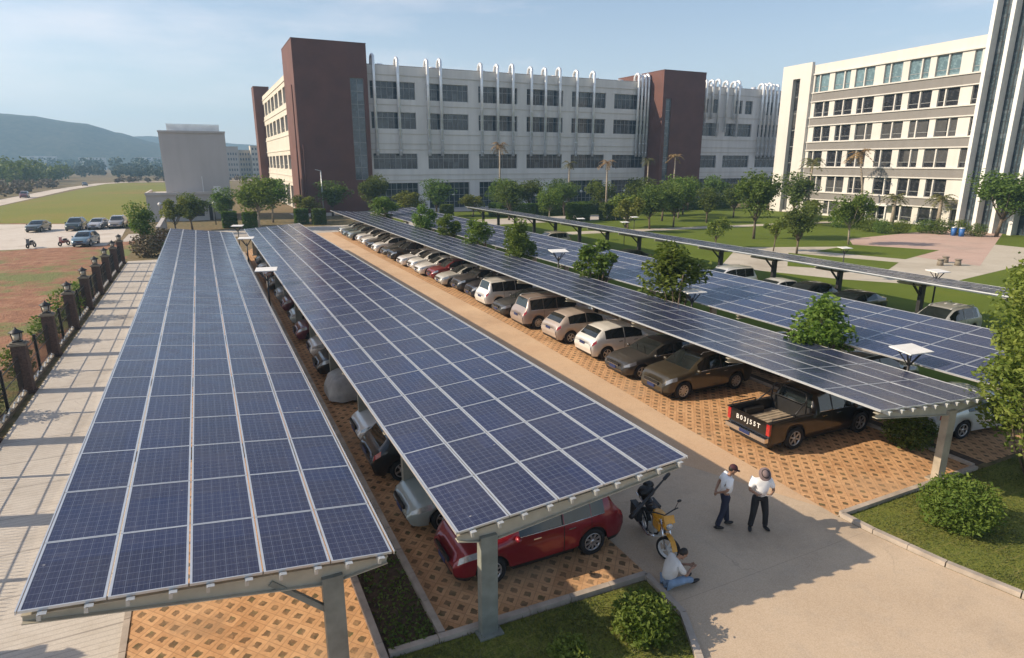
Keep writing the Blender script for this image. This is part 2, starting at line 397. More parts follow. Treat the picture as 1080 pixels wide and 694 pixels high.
cy=scene.cycles; cy.max_bounces=6; cy.diffuse_bounces=3; cy.glossy_bounces=3; cy.transmission_bounces=2; cy.volume_bounces=0; cy.use_denoising=True

# ------------------------------------------------------------------ ground and paving
def sheet(name,poly,z,m):
    b=MB(); b.face([(x,y,z) for x,y in poly]); return tag(b.build(name,m),kind='structure')
def rect(x0,y0,x1,y1): return [(x0,y0),(x1,y0),(x1,y1),(x0,y1)]
sheet('ground',rect(-2550,-300,2550,2150),0,M['ground'])
sheet('red_earth',rect(-120,-20,-7.2,86),.004,M['earth'])
sheet('parking_apron',[(-90,84),(-10.2,83),(-9.5,92),(-10,103),(-14,113),(-29,119),(-90,132)],.012,M['apron'])
sheet('grass_field',[(-39,128),(-30,122),(-12,112),(-9,118),(14,330),(-36,335)],.008,M['field'])
sheet('earth_verge',[(-90,131),(-29,118.5),(-14,112.5),(-10,106),(-8,116),(-27,127),(-90,142)],.004,M['earth'])
sheet('dirt_road',[(-60,118),(-46,150),(-45,200),(-45,262),(-41,330),(-30,352),(60,372),(60,364),(-26,344),(-36,326),(-39.5,262),(-39,200),(-39,160),(-50,118)],.016,M['dirtroad'])
sheet('dusty_lane',[(12.2,14),(14.2,9.8),(15.0,9.8),(15.0,86),(12.2,86)],.0105,M['sand'])
sheet('path',rect(-6.9,-6,-2.3,68.5),.008,M['path'])
sheet('driveway',[(2,-8),(24,-8),(22,.8),(18.2,1.6),(16.2,2.9),(15.2,4.4),(14.75,5.6),(14.4,7.0),(14.15,8.6),(14.1,9.5),(14.9,9.5),(15.0,86),(8.1,86),(8.1,9.6),(8.0,8.3),(7.5,7.3),(6.6,5.6),(2,5)],.008,M['drive'])
sheet('far_road',rect(-9,86,64,95),.014,M['farroad'])
sheet('forecourt',rect(14,113,150,121.8),.008,M['farroad'])
sheet('parking_pavers',[(-2.3,5.2),(2.05,5.2),(2.05,67),(-2.3,67)],.012,M['paver'])
sheet('parking_pavers',[(3.35,9.9),(8.1,9.7),(8.1,86),(3.35,70)],.012,M['paver'])
sheet('parking_pavers',[(14.1,9.55),(20.3,9.55),(20.3,86),(15.0,86),(15.0,30)],.012,M['paver'])
sheet('parking_pavers',rect(20.9,9.55,27,86),.014,M['paver'])
sheet('planting_strip',rect(2.2,9.9,3.2,68),.01,M['soil'])
sheet('planting_strip',rect(20.3,9.6,20.9,88),.016,M['soil'])
sheet('lawn',rect(27,-20,98,112),.004,M['lawn'])
sheet('near_lawn',[(24.2,-8),(60,-8),(60,9.4),(14.3,9.4),(14.35,8.6),(14.6,7.0),(14.95,5.7),(15.4,4.5),(16.4,3.05),(18.3,1.8),(22.2,1.)],.02,M['sod'])
sheet('near_lawn',[(2.2,5.2),(6.5,5.7),(7.35,7.35),(7.85,8.35),(7.95,9.55),(2.2,9.8)],.02,M['sod'])
sheet('plaza',[(62,32),(95,47),(96,53),(70,51),(63,45)],.012,M['plaza'])
sheet('garden_path',[(41,42),(52,51),(64,46),(80,44),(80,33),(62,30),(49,28),(45,33)],.008,M['walk'])
for q in ([(46.5,39.5),(53.5,45.5),(57.5,36.5),(51,33.5)],[(57,45.2),(65.5,47),(69.5,40),(60,37.5)]):
    sheet('lawn_bed',q,.016,M['lawn'])
sheet('garden_path',[(40,70),(90,66),(90,68),(40,73)],.01,M['walk'])
sheet('trench_cover',rect(10.2,14.6,10.75,15.3),.016,M['trench'])

def kerb(pts,wd=.14,h=.12,name='kerb'):
    b=MB()
    for p,q in zip(pts,pts[1:]):
        d=Vector((q[0]-p[0],q[1]-p[1],0)); L=d.length; n=max(1,round(L/1.0)); 
        for i in range(n):
            a=Vector((*p,0))+d*(i/n); c=Vector((*p,0))+d*((i+.985)/n)
            b.bar(a+Vector((0,0,h/2)),c+Vector((0,0,h/2)),wd,h)
    return tag(b.build(name,M['kerb']),kind='structure')
kerb([(22.2,.9),(18.25,1.7),(16.3,2.97),(15.3,4.45),(14.85,5.65),(14.5,7.0),(14.25,8.6),(14.2,9.48),(20.2,9.48)])
kerb([(6.55,5.65),(7.42,7.32),(7.92,8.33),(8.02,9.68),(2.2,9.88)])
kerb([(2.1,5.2),(2.1,68)]); kerb([(3.28,9.95),(3.28,70)])
kerb([(-2.32,5.2),(-2.32,68)],.12,.03,'paver_edging'); kerb([(20.3,9.6),(20.3,86)],.12,.1); 
kerb([(27.05,9.6),(27.05,88)],.12,.1)

# ------------------------------------------------------------------ solar canopies
def panel_mesh(pw,pl,us,vs,mb=None,o=None,skip=False):
    """one framed module; us = unit vector across the slope, vs = along the row"""
    own=mb is None
    if own: mb=MB(); o=Vector((0,0,0))
    n=us.cross(vs); 
    if n.z<0: n=-n
    def P(u,v,h=0): return o+us*u+vs*v+n*h
    fr=.034; fe=.02; a,b=fr,pw-fr; c,d=fe,pl-fe
    mb.face([P(a,c),P(b,c),P(b,d),P(a,d)],0,[(0,0),(1,0),(1,1),(0,1)])
    e=.004
    mb.face([P(0,0,e),P(pw,0,e),P(b,c,e),P(a,c,e)],1); mb.face([P(pw,0,e),P(pw,pl,e),P(b,d,e),P(b,c,e)],1)
    mb.face([P(pw,pl,e),P(0,pl,e),P(a,d,e),P(b,d,e)],1); mb.face([P(0,pl,e),P(0,0,e),P(a,c,e),P(a,d,e)],1)
    t=-.036
    mb.face([P(0,0,t),P(pw,0,t),P(pw,0,e),P(0,0,e)],1); mb.face([P(pw,0,t),P(pw,pl,t),P(pw,pl,e),P(pw,0,e)],1)
    mb.face([P(pw,pl,t),P(0,pl,t),P(0,pl,e),P(pw,pl,e)],1); mb.face([P(0,pl,t),P(0,0,t),P(0,0,e),P(0,pl,e)],1)
    mb.face([P(0,0,t),P(0,pl,t),P(pw,pl,t),P(pw,0,t)],2)
    return mb.mesh('solar_panel',[M['cells'],M['alu'],M['white']]) if own else None

def carport(label,xl,zl,xr,zr,y0,y1,post_x,post_mat,first_post,brace=0,group='solar carports over the parked cars',ncols=5):
    root=thing('solar_carport',label,'carport',(0,0,0),0,group)
    us=Vector((xr-xl,0,zr-zl)); W=us.length; us.normalize(); vs=Vector((0,1,0)); n=us.cross(vs)
    if n.z<0: n=-n
    pitch=W/ncols; gap=.022; pw=pitch-gap; ly=1.752; nr=int((y1-y0)/ly); pl=ly-.012
    me=panel_mesh(pw,pl,us,vs)
    rest=MB(); cnt=0
    for r in range(nr):
        for c in range(ncols):
            o=Vector((xl,y0,zl))+us*(c*pitch)+vs*(r*ly)
            if cnt<100:
                p=link('solar_panel',me,root); p.location=o
                p.rotation_euler=(R(rnd.uniform(-.12,.12)),R(rnd.uniform(-.12,.12)),0)
            else: panel_mesh(pw,pl,us,vs,rest,o)
            cnt+=1
    ob=rest.build('solar_panel',[M['cells'],M['alu'],M['white']],root); ob['kind']='stuff'
    yend=y0+nr*ly
    # purlins (two under each column) and rafters on posts
    for c in range(ncols):
        for k in (.24,.76):
            b=MB(); o=Vector((xl,y0,zl))+us*((c+k)*pitch)-n*.085
            b.bar(o+vs*(-.10),o+vs*(yend-y0+.05),.05,.09,0,n)
            b.bar(o+vs*(-.10)+us*.04+n*.045,o+vs*(-.02)+us*.04+n*.045,.09,.012,0,n)
            b.build('purlin',M['galv'],root)
    for e,sg in ((0,-1),(W,1)):
        b=MB(); o=Vector((xl,y0,zl))+us*(e+sg*.02)-n*.02; b.bar(o,o+vs*(yend-y0),.02,.06,0,n); b.build('edge_trim',M['alu'],root)
    y=first_post; npst=0
    tx=lambda x:(zl+(zr-zl)*(x-xl)/(xr-xl))
    while y<yend:
        b=MB(); a=Vector((xl,y,zl))+us*.02-n*.22; q=Vector((xl,y,zl))+us*(W-.06)-n*.22
        # tapered I rafter: two flanges and a web
        mid=Vector((post_x,y,tx(post_x)))-n*.22
        b.bar(a+n*.085,q+n*.085,.15,.016,0,n)
        for e in (a,q):
            d=.10; hm=.26
            V=[e+n*.077,mid+n*.077,mid-n*hm,e-n*d+n*.06]
            for off in (-.006,.006): b.face([v+Vector((0,off,0)) for v in V])
            e2=e-n*(d-.06); m2=mid-n*hm
            b.bar(e2,m2,.15,.016,0,n)
        b.build('rafter',M['beam'],root)
        p=MB(); zt=tx(post_x)-.34
        p.box((post_x,y,zt/2),(.34,.2,zt)); p.box((post_x,y,.03),(.5,.42,.05))
        p.build('post',post_mat,root)
        if brace:
            s=MB(); s.bar((post_x,y,zt-.75),(post_x+brace*.95,y,tx(post_x+brace*.95)-.3),.09,.09); s.build('brace',post_mat,root)
        y+=5.256; npst+=1
    return root
carport('long leftmost solar carport roof beside the striped path, dark blue panels falling to the right',-2.85,3.17,2.27,2.57,9.35,67,1.25,M['post'],9.5,-1)
carport('solar carport over the shiny red car, dark blue panels rising toward the driveway',3.5,2.5,8.78,2.87,9.5,70.5,4.15,M['post'],9.65)
carport('grey looking solar carport over the long car row right of the driveway',15.15,2.82,20.1,2.4,9.45,87,18.5,M['postc'],9.6)
carport('bright blue solar carport behind the line of young trees, tilted toward the driveway',20.95,2.48,26.15,2.92,9.5,87.5,24.6,M['postc'],9.7)
carport('farthest and thinnest solar carport roof running along the edge of the green lawn',33.9,2.86,38.6,2.42,15.2,87,36.3,M['dark'],16.2,-1)

# ------------------------------------------------------------------ vehicles
def lerp(a,b,t): return a+(b-a)*t
def car_body(keys,W,zbelt_cab,axles,Rw,belt_rake=.03,bed=False):
    """keys: (x, ztop, wfac, tag of the stretch that follows). Returns meshes for body / doors / glass / lights"""
    Ra=Rw+.065; xs=set(k[0] for k in keys)
    for xa in axles:
        for i in range(11): xs.add(xa+Ra*math.cos(math.pi*i/10)*.999)
    x=keys[0][0]
    while x<keys[-1][0]: xs.add(x); x+=.16
    xs=sorted(x for x in xs if keys[0][0]<=x<=keys[-1][0])
    o=[xs[0]]
    for x in xs[1:]:
        if x-o[-1]>.011 or any(abs(x-k[0])<1e-6 for k in keys):
            o.append(x)
    xs=o
    hw=W/2
    def at(x):
        for k,q in zip(keys,keys[1:]):
            if x<=q[0]+1e-9:
                t=(x-k[0])/(q[0]-k[0]); return lerp(k[1],q[1],t),lerp(k[2],q[2],t)
        return keys[-1][1],keys[-1][2]
    def tg(x):
        for k,q in zip(keys,keys[1:]):
            if x<q[0]: return k[3]
    L0,L1=keys[0][0],keys[-1][0]
    secs=[]
    for x in xs:
        zt,wf=at(x); w_=hw*wf
        zb=min(zbelt_cab+belt_rake*(x-L0)/(L1-L0)*2,zt-.07)
        cab=max(0,min(1,(zt-zb-.07)/.45))
        wr=lerp(.88,.76,cab)*w_
        rows=[(.93*w_,.24),(.985*w_,.36),(1.0*w_,min(.60,zb-.1)),(.995*w_,max(min(.60,zb-.1)+.02,zb-.15)),(.965*w_,zb),
              (wr,zt-lerp(.035,.09,cab)),(wr-.09,zt-lerp(.012,.025,cab)),(.4*w_,zt-.004),(0,zt)]
        P=[]
        for i,(yy,zz) in enumerate(rows):
            if i<4:
                for xa in axles:
                    if abs(x-xa)<Ra:
                        zz=max(zz,Rw+math.sqrt(max(0,Ra*Ra-(x-xa)**2)))
                zz=min(zz,zb-.01*(4-i))
            P.append((yy,zz))
        secs.append(P)
    def wx(x,z):
        if x<.6: 
            k=1-x/.6; x+=k*(max(0,z-.52)*.42+max(0,.45-z)*.5)
        if x>L1-.5 and not bed:
            k=1-(L1-x)/.5; x-=k*(max(0,z-.75)*.35+max(0,.5-z)*.5)
        return x
    body,door,glass,head,tail,dark=MB(),MB(),MB(),MB(),MB(),MB()
    ws,rwn=MB(),MB()
    nrow=len(secs[0])-1
    for i in range(len(xs)-1):
        t=tg((xs[i]+xs[i+1])/2)
        for r in range(nrow):
            if t=='bed' and r>=4: continue
            for sgn in (1,-1):
                A,B=secs[i],secs[i+1]
                q=[(wx(xs[i],A[r][1]),sgn*A[r][0],A[r][1]),(wx(xs[i+1],B[r][1]),sgn*B[r][0],B[r][1]),(wx(xs[i+1],B[r+1][1]),sgn*B[r+1][0],B[r+1][1]),(wx(xs[i],A[r+1][1]),sgn*A[r+1][0],A[r+1][1])]
                if sgn<0: q=q[::-1]
                d=body
                if t=='seam' and r in(0,1,2,3): d=dark
                elif r==0 and Rw>.34: d=dark
                elif t in('door','pB') and r in(0,1,2,3): d=door
                if r==4 and t in('ws2','door','qtr'): d=glass
                if r==4 and t=='pB': d=dark
                if r in(6,7) and t in('ws1','ws2'): d=ws
                if r in(6,7) and t=='rw': d=rwn
                if t=='lamp' and r==3: d=head
                if t=='tlamp' and r in(3,): d=tail
                d.face(q,0,None,True)
    def cap(S,x,rev,dk):
        for r in range(nrow if not bed or not rev else 4):
            a,c=wx(x,S[r][1]),wx(x,S[r+1][1]); q=[(a,-S[r][0],S[r][1]),(a,S[r][0],S[r][1]),(c,S[r+1][0],S[r+1][1]),(c,-S[r+1][0],S[r+1][1])]
            if not rev: q=q[::-1]
            (dark if r in dk else body).face(q,0)
    cap(secs[0],xs[0],False,(0,2)); cap(secs[-1],xs[-1],True,(0,))
    dark.box(((L0+L1)/2,0,.4),(L1-L0-.3,W*.72,.36)); 
    for xa in axles: dark.box((xa,0,Rw+.2),(2*Rw,W*.9,.3))
    # weld so smooth shading runs across faces
    def weld(mb,name,mat):
        if not mb.f: return None
        me=mb.mesh(name,[mat]); bm=bmesh.new(); bm.from_mesh(me); bmesh.ops.remove_doubles(bm,verts=bm.verts,dist=.0005); bm.to_mesh(me); bm.free(); return me
    return dict(body=weld(body,'body',None) if False else weld(body,'body',M['white']),door=weld(door,'door',M['white']),side_window=weld(glass,'side_window',M['carglass']),
        windscreen=weld(ws,'windscreen',M['carglass']),rear_window=weld(rwn,'rear_window',M['carglass']),headlight=weld(head,'headlight',M['lightglass']),
        tail_light=weld(tail,'tail_light',M['tail']),underbody=weld(dark,'underbody',M['black']))
def split_sides(me):
    """left/right halves of a mesh (for lights, doors, side windows)"""
    out=[]
    for s in(1,-1):
        bm=bmesh.new(); bm.from_mesh(me)
        bmesh.ops.delete(bm,geom=[f for f in bm.faces if f.calc_center_median().y*s<0],context='FACES')
        m2=me.copy(); bm.to_mesh(m2); bm.free(); out.append(m2)
    return out
def wheel_meshes(r,wd=.2,spokes=7):
    t=MB(); h=wd/2; ri=r*.66
    t.lathe([(ri,-h*.8),(ri+.02,-h),(r-.03,-h),(r,-h*.65),(r,h*.65),(r-.03,h),(ri+.02,h),(ri,h*.8)],'y',26)
    m1=t.mesh('wheel',[M['rubber']])
    b=MB(); y=h*.82
    b.lathe([(ri,-h*.6),(ri,y),(ri*.9,y+.004),(ri*.86,y-.02)],'y',26,0)
    for k in range(spokes):
        a=2*math.pi*k/spokes; d=Vector((math.cos(a),0,math.sin(a)))
        b.bar(d*.04+Vector((0,y-.02,0)),d*ri*.9+Vector((0,y-.008,0)),.055,.02,0,(0,1,0))
    b.lathe([(.001,y-.004),(.06,y-.006),(.07,y-.03)],'y',12,0)
    b.lathe([(.001,h*.25),(ri,h*.25)],'y',20,1)
    return m1,b.mesh('rim',[M['rim'],M['black']])
WH={.33:wheel_meshes(.33,.2,5),.36:wheel_meshes(.36,.22,9),.38:wheel_meshes(.38,.24,6)}
def extras(L,W,belt,mirror_x,rails=None,handles=(1.9,2.9)):
    d={}
    e=[]
    for s in(1,-1):
        b=MB(); b.ball((mirror_x,s*(W/2+.09),belt+.07),(.07,.11,.075),0,10); b.bar((mirror_x,s*(W/2-.08),belt+.01),(mirror_x,s*(W/2+.05),belt+.05),.04,.03); e.append(('mirror',b.mesh('mirror',[M['white']]),'paint'))
        for hx in handles:
            b=MB(); b.box((hx,s*(W/2-.006),belt-.11),(.2,.025,.03)); e.append(('handle',b.mesh('handle',[M['chrome']]),None))
        if rails:
            b=MB(); z=rails[2]; b.tube([(rails[0],s*.56,z-.03),(rails[0]+.12,s*.56,z+.045),(rails[1]-.12,s*.56,z+.04),(rails[1],s*.56,z-.05)],.017,6); e.append(('roof_rail',b.mesh('roof_rail',[M['alu']]),None))
    return e
def trims(kind,L,W,belt,x0,x1,hoodx):
    e=[]
    for s_ in(1,-1):
        b=MB(); b.tube([(x0,s_*(W/2*.965+.004),belt+.012),((x0+x1)/2,s_*(W/2*.968+.004),belt+.028),(x1,s_*(W/2*.95+.004),belt+.045)],.011,5); e.append(('window_trim',b.mesh('window_trim',[M['chrome']]),None))
    b=MB()
    b.box((.1,0,.34),(.1,W*.5,.1)); b.box((.0,0,.66),(.05,W*.46,.1)); e.append(('air_intake',b.mesh('air_intake',[M['black']]),None))
    b=MB()
    for y in(-.42,.12): b.bar((hoodx+.06,y,belt+.115),(hoodx+.3,y+.42,belt+.3),.018,.014)
    e.append(('wiper',b.mesh('wiper',[M['black']]),None))
    return e
def plate(x,z,sg):
    b=MB(); b.box((x,0,z),(.02,.42,.13),0); return ('number_plate',b.mesh('number_plate',[M['plate']]),None)
def front_bits(x,z,W):
    b=MB()
    for k in range(3): b.box((x-.012,0,z+.05*k),(.025,W*.42,.014))
    return ('grille',b.mesh('grille',[M['chrome']]),None)
KIND={}
def reg(kind,keys,L,W,belt,axles,Rw,rails=None,mirror_x=1.5,handles=(2.05,3.0),bed=False,more=None):
    d=car_body(keys,W,belt,axles,Rw,bed=bed); parts=[]
    for n,me in d.items():
        if me is None: continue
        if n in('headlight','tail_light','door','side_window'):
            for h in split_sides(me): parts.append((n,h,'paint' if n=='door' else None))
        else: parts.append((n,me,'paint' if n=='body' else None))
    parts+=extras(L,W,belt,mirror_x,rails,handles)
    dk=[k for k in keys if k[3]=='door']; cw=[k for k in keys if k[3]=='ws1'][0]
    parts+=trims(kind,L,W,belt,cw[0]+.35,[k[0] for k in keys if k[3]=='pC'][0],cw[0])
    parts+=[plate(-.012,.5,1),front_bits(0,.6,W)]
    if not bed: parts.append(plate(L+.012,.78 if L>4.5 else .8,-1))
    if more: parts+=more
    KIND[kind]=(parts,L,W,axles,Rw)
reg('suv',[(0,.72,.70,'front'),(.05,.88,.8,'lamp'),(.2,.97,.9,'lamp'),(.55,1.03,.97,'hood'),(.95,1.08,1,'hood'),(1.25,1.12,1,'ws1'),(1.6,1.36,1,'ws2'),(2.02,1.6,1,'door'),(2.18,1.645,1,'door'),(2.72,1.68,1,'pB'),(2.77,1.68,1,'seam'),(2.795,1.68,1,'door'),(3.55,1.66,1,'seam'),(3.565,1.66,1,'qtr'),(3.95,1.61,.99,'pC'),(4.12,1.57,.98,'rw'),(4.4,1.17,.95,'tlamp'),(4.52,1.06,.9,'tlamp'),(4.58,1.0,.86,'tail'),(4.62,.85,.8,'end')],4.62,1.86,1.03,(.9,3.62),.36,(1.95,4.0,1.64))
reg('sedan',[(0,.62,.68,'front'),(.05,.74,.8,'lamp'),(.22,.83,.9,'lamp'),(.6,.91,.97,'hood'),(1.05,.97,1,'hood'),(1.3,1.0,1,'ws1'),(1.7,1.22,1,'ws2'),(2.1,1.4,1,'door'),(2.5,1.46,1,'pB'),(2.55,1.462,1,'seam'),(2.575,1.462,1,'door'),(3.15,1.43,1,'qtr'),(3.5,1.38,1,'pC'),(3.55,1.36,1,'rw'),(4.02,1.1,.98,'trunk'),(4.15,1.06,.97,'trunk'),(4.35,1.04,.94,'tlamp'),(4.55,1.02,.88,'tlamp'),(4.62,.98,.84,'tail'),(4.66,.75,.8,'end')],4.66,1.8,.93,(.9,3.6),.33)
reg('hatch',[(0,.66,.68,'front'),(.05,.8,.8,'lamp'),(.2,.9,.9,'lamp'),(.5,.97,.97,'hood'),(.85,1.02,1,'hood'),(1.1,1.05,1,'ws1'),(1.5,1.3,1,'ws2'),(1.9,1.5,1,'door'),(2.45,1.57,1,'pB'),(2.5,1.57,1,'seam'),(2.525,1.57,1,'door'),(3.2,1.53,1,'qtr'),(3.55,1.47,.99,'pC'),(3.65,1.43,.98,'rw'),(4.08,1.1,.95,'tlamp'),(4.2,1.02,.9,'tlamp'),(4.27,.96,.86,'tail'),(4.32,.8,.8,'end')],4.32,1.8,.98,(.86,3.46),.33,None,1.35,(1.9,2.75))
reg('mpv',[(0,.75,.72,'front'),(.05,.92,.82,'lamp'),(.2,1.0,.92,'lamp'),(.5,1.06,.98,'hood'),(.9,1.12,1,'ws1'),(1.3,1.4,1,'ws2'),(1.75,1.66,1,'door'),(2.1,1.73,1,'door'),(2.5,1.76,1,'pB'),(2.55,1.76,1,'seam'),(2.575,1.76,1,'door'),(3.4,1.76,1,'seam'),(3.415,1.76,1,'qtr'),(4.2,1.72,.99,'pC'),(4.34,1.69,.98,'rw'),(4.52,1.22,.95,'tlamp'),(4.62,1.08,.92,'tlamp'),(4.68,1.0,.88,'tail'),(4.72,.8,.84,'end')],4.72,1.84,1.05,(.92,3.74),.36,(1.9,4.2,1.72),1.4)
# pickup: cab from the same loft, open bed built from walls
def text_mesh(txt,size,mat,ext=.004):
    cu=bpy.data.curves.new('lettering','FONT'); cu.body=txt; cu.size=size; cu.space_character=1.45; cu.extrude=ext; cu.align_x='CENTER'; cu.align_y='CENTER'; cu.offset=.002
    o=bpy.data.objects.new('lettering',cu); COL.objects.link(o)
    dg=bpy.context.evaluated_depsgraph_get(); me=bpy.data.meshes.new_from_object(o.evaluated_get(dg)); bpy.data.objects.remove(o)
    me.materials.clear(); me.materials.append(mat); return me
def pickup_bits():
    Wd=1.82; e=[]
    b=MB(); b.box((4.24,0,.72),(1.86,1.5,.03)); 
    for k in range(9): b.box((4.24,-.64+k*.16,.742),(1.84,.05,.014))
    e.append(('bed_floor',b.mesh('bed_floor',[M['beddirt']]),None))
    b=MB()
    for s in(1,-1): b.box((4.24,s*.79,.9),(1.86,.03,.36)); b.box((4.3,s*.845,1.085),(1.96,.14,.03)); b.box((4.32,s*.68,.84),(.8,.2,.2))
    b.box((3.33,0,.98),(.03,1.6,.5))
    e.append(('bed_liner',b.mesh('bed_liner',[M['black']]),None))
    b=MB(); b.box((5.2,0,.84),(.06,1.52,.46)); e.append(('tailgate',b.mesh('tailgate',[M['white']]),'paint'))
    b=MB(); b.box((5.27,0,.5),(.16,1.7,.14)); e.append(('rear_bumper',b.mesh('rear_bumper',[M['chrome']]),None))
    b=MB(); b.box((5.357,0,.52),(.014,.44,.11)); e.append(('number_plate',b.mesh('number_plate',[M['plate']]),None))
    for s in(1,-1):
        b=MB(); b.box((5.2,s*.83,.86),(.075,.13,.38)); e.append(('tail_light',b.mesh('tail_light',[M['tail']]),None))
    b=MB()
    for s in(1,-1): b.tube([(3.5,s*.72,1.08),(3.48,s*.68,1.62),(3.44,s*.6,1.72)],.03,8); b.tube([(3.47,s*.7,1.5),(4.1,s*.78,1.1)],.025,8)
    b.tube([(3.44,-.6,1.72),(3.44,.6,1.72)],.03,8); b.tube([(3.49,-.7,1.35),(3.49,.7,1.35)],.02,8)
    e.append(('roll_bar',b.mesh('roll_bar',[M['dark']]),None))
    b=MB(); b.tube([(4.1,-.845,1.1),(4.1,-.845,1.19),(5.1,-.845,1.19),(5.1,-.845,1.1)],.02,6); b.tube([(4.1,.845,1.1),(4.1,.845,1.19),(5.1,.845,1.19),(5.1,.845,1.1)],.02,6); e.append(('side_rail',b.mesh('side_rail',[M['dark']]),None))
    t=text_mesh('B03J55T',.215,M['white']); t.transform(Matrix.Translation((5.234,0,.86))@Matrix.Rotation(R(90),4,'Z')@Matrix.Rotation(R(90),4,'X')); t.name='tailgate_lettering'
    e.append(('tailgate_lettering',t,None))
    return e
M['beddirt']=plain('dusty_bed_floor',(.3,.25,.19),.9,0,.35,5,bmp=.3)
reg('pickup',[(0,.78,.74,'front'),(.05,.95,.84,'lamp'),(.22,1.02,.92,'lamp'),(.5,1.07,.97,'hood'),(1.0,1.11,1,'hood'),(1.25,1.13,1,'ws1'),(1.5,1.4,1,'ws2'),(1.8,1.65,1,'door'),(2.0,1.71,1,'door'),(2.4,1.73,1,'pB'),(2.45,1.73,1,'seam'),(2.475,1.73,1,'door'),(3.0,1.7,1,'pC'),(3.12,1.66,1,'rw'),(3.25,1.15,1,'pC'),(3.3,1.14,1,'bed'),(5.1,1.14,.98,'bed'),(5.18,1.14,.95,'end')],5.3,1.82,1.07,(.95,4.05),.38,None,1.5,(2.1,2.8),True,pickup_bits())

PAINT={}
def car_paint(c,metal=.2):
    k=tuple(c)
    if k not in PAINT: PAINT[k]=paint('car_paint',c,metal)
    return PAINT[k]
def car(kind,label,cat,x,y,heading,col,group=None,scale=1,z=0.014,metal=.25,name='parked_car'):
    """heading: angle of the nose direction"""
    parts,L,W,axles,Rw=KIND[kind]
    root=thing(name,label,cat,(x,y,z),heading+math.pi,group); root.scale=(scale,)*3
    pm=car_paint(col,metal); grp=bpy.data.objects
    doors=[]
    for n,me,k in parts:
        par=root
        o=link(n,me,par); o.location=(-L/2,0,0)
        if n=='door': doors.append(o)
        if n=='handle': 
            o.parent=doors[0] if me.vertices[0].co.y>0 else doors[1]; o.location=(0,0,0)
        if k=='paint':
            o.material_slots[0].link='OBJECT'; o.material_slots[0].material=pm
    for xa in axles:
        for s in(1,-1):
            wl=link('wheel',WH[Rw][0],root); wl.location=(xa-L/2,s*(W/2-.115),Rw); wl.rotation_euler=(0,rnd.uniform(0,1),0 if s>0 else math.pi)
            rm=link('rim',WH[Rw][1],wl)
    return root
PI=math.pi
BLK=(.012,.013,.015);WHT=(.72,.72,.70);SIL=(.42,.42,.41);DGR=(.06,.062,.062);RED=(.2,.012,.018);GRY=(.2,.2,.2)
GC='cars parked nose to tail with their ends to the driveway'; GC='cars parked in the row right of the driveway'
crow=[('pickup','black pickup truck with open dusty bed and white lettering on its tailgate','pickup',13.7,'R',(.003,.0022,.0025)),
('suv','olive brown sport utility car with its nose to the driveway, next to the pickup','car',18.75,'F',(.05,.042,.027)),
('sedan','dark bronze sedan with pale green reflections in its windscreen, beside the olive car','car',21.35,'F',(.045,.043,.04)),
('hatch','white crossover backed toward the driveway with black rear window, beside the dark bronze sedan','car',24.2,'R',WHT),
('hatch','pale silver pink hatchback with its tail out, beside the white crossover','car',27.4,'R',(.46,.4,.36)),
('mpv','tall taupe people carrier with roof rails and its tail to the driveway','car',30.7,'R',(.33,.27,.24)),
('sedan','black sedan squeezed between the taupe people carrier and the white van like car','car',33.6,'F',DGR),
('mpv','tall white people carrier showing its rear window between two dark cars','car',36.3,'R',WHT),
('suv','black sport utility car with blue number plate, just beyond the tall white carrier','car',39.0,'F',(.02,.022,.03)),
('suv','dark grey sport utility car between the black one and the silver sedan','car',41.6,'F',(.045,.045,.048)),
('sedan','light silver sedan parked on the near side of the red car in the row','car',44.2,'F',(.5,.5,.47)),
('hatch','dark red hatchback in the row right of the driveway','car',46.8,'F',(.17,.012,.016)),
('sedan','white sedan directly beyond the red hatchback','car',49.3,'F',WHT),
('hatch','white hatchback, middle of the three white cars beyond the red one','car',51.9,'F',WHT),
('sedan','white low sedan, farthest of the three white cars beyond the red one','car',54.5,'F',(.7,.7,.7)),
('suv','long black car beyond the group of three white cars','car',58.,'F',BLK),
('sedan','dark grey sedan beyond the long black car','car',61,'F',(.05,.055,.055)),
('hatch','white hatchback standing alone between dark cars in the far half of the row','car',64,'F',WHT),
('sedan','black sedan just past the lone white hatchback','car',67,'F',BLK),
('sedan','white sedan with two dark cars either side near the far end','car',70,'F',WHT),
('hatch','white small car, next to last of the pale cars at the far end','car',73,'F',(.66,.67,.67)),
('hatch','grey green hatchback near the far end of the row','car',76.3,'F',(.2,.25,.25)),
('sedan','dark teal sedan, second from the far end of the row','car',79.5,'F',(.09,.13,.14)),
('sedan','silver sedan at the very far end of the row','car',83,'F',(.45,.48,.47))]
for kd,lb,ct,y,f,c in crow:
    L=KIND[kd][1]
    xn=15.25+rnd.uniform(-.15,.25)
    if kd=='pickup': xn=15.1
    car(kd,lb,ct,xn+L/2,y,PI if f=='F' else rnd.uniform(-.02,.02),c,GC,name='pickup_truck' if kd=='pickup' else 'parked_car')
GB='cars parked under the second carport'
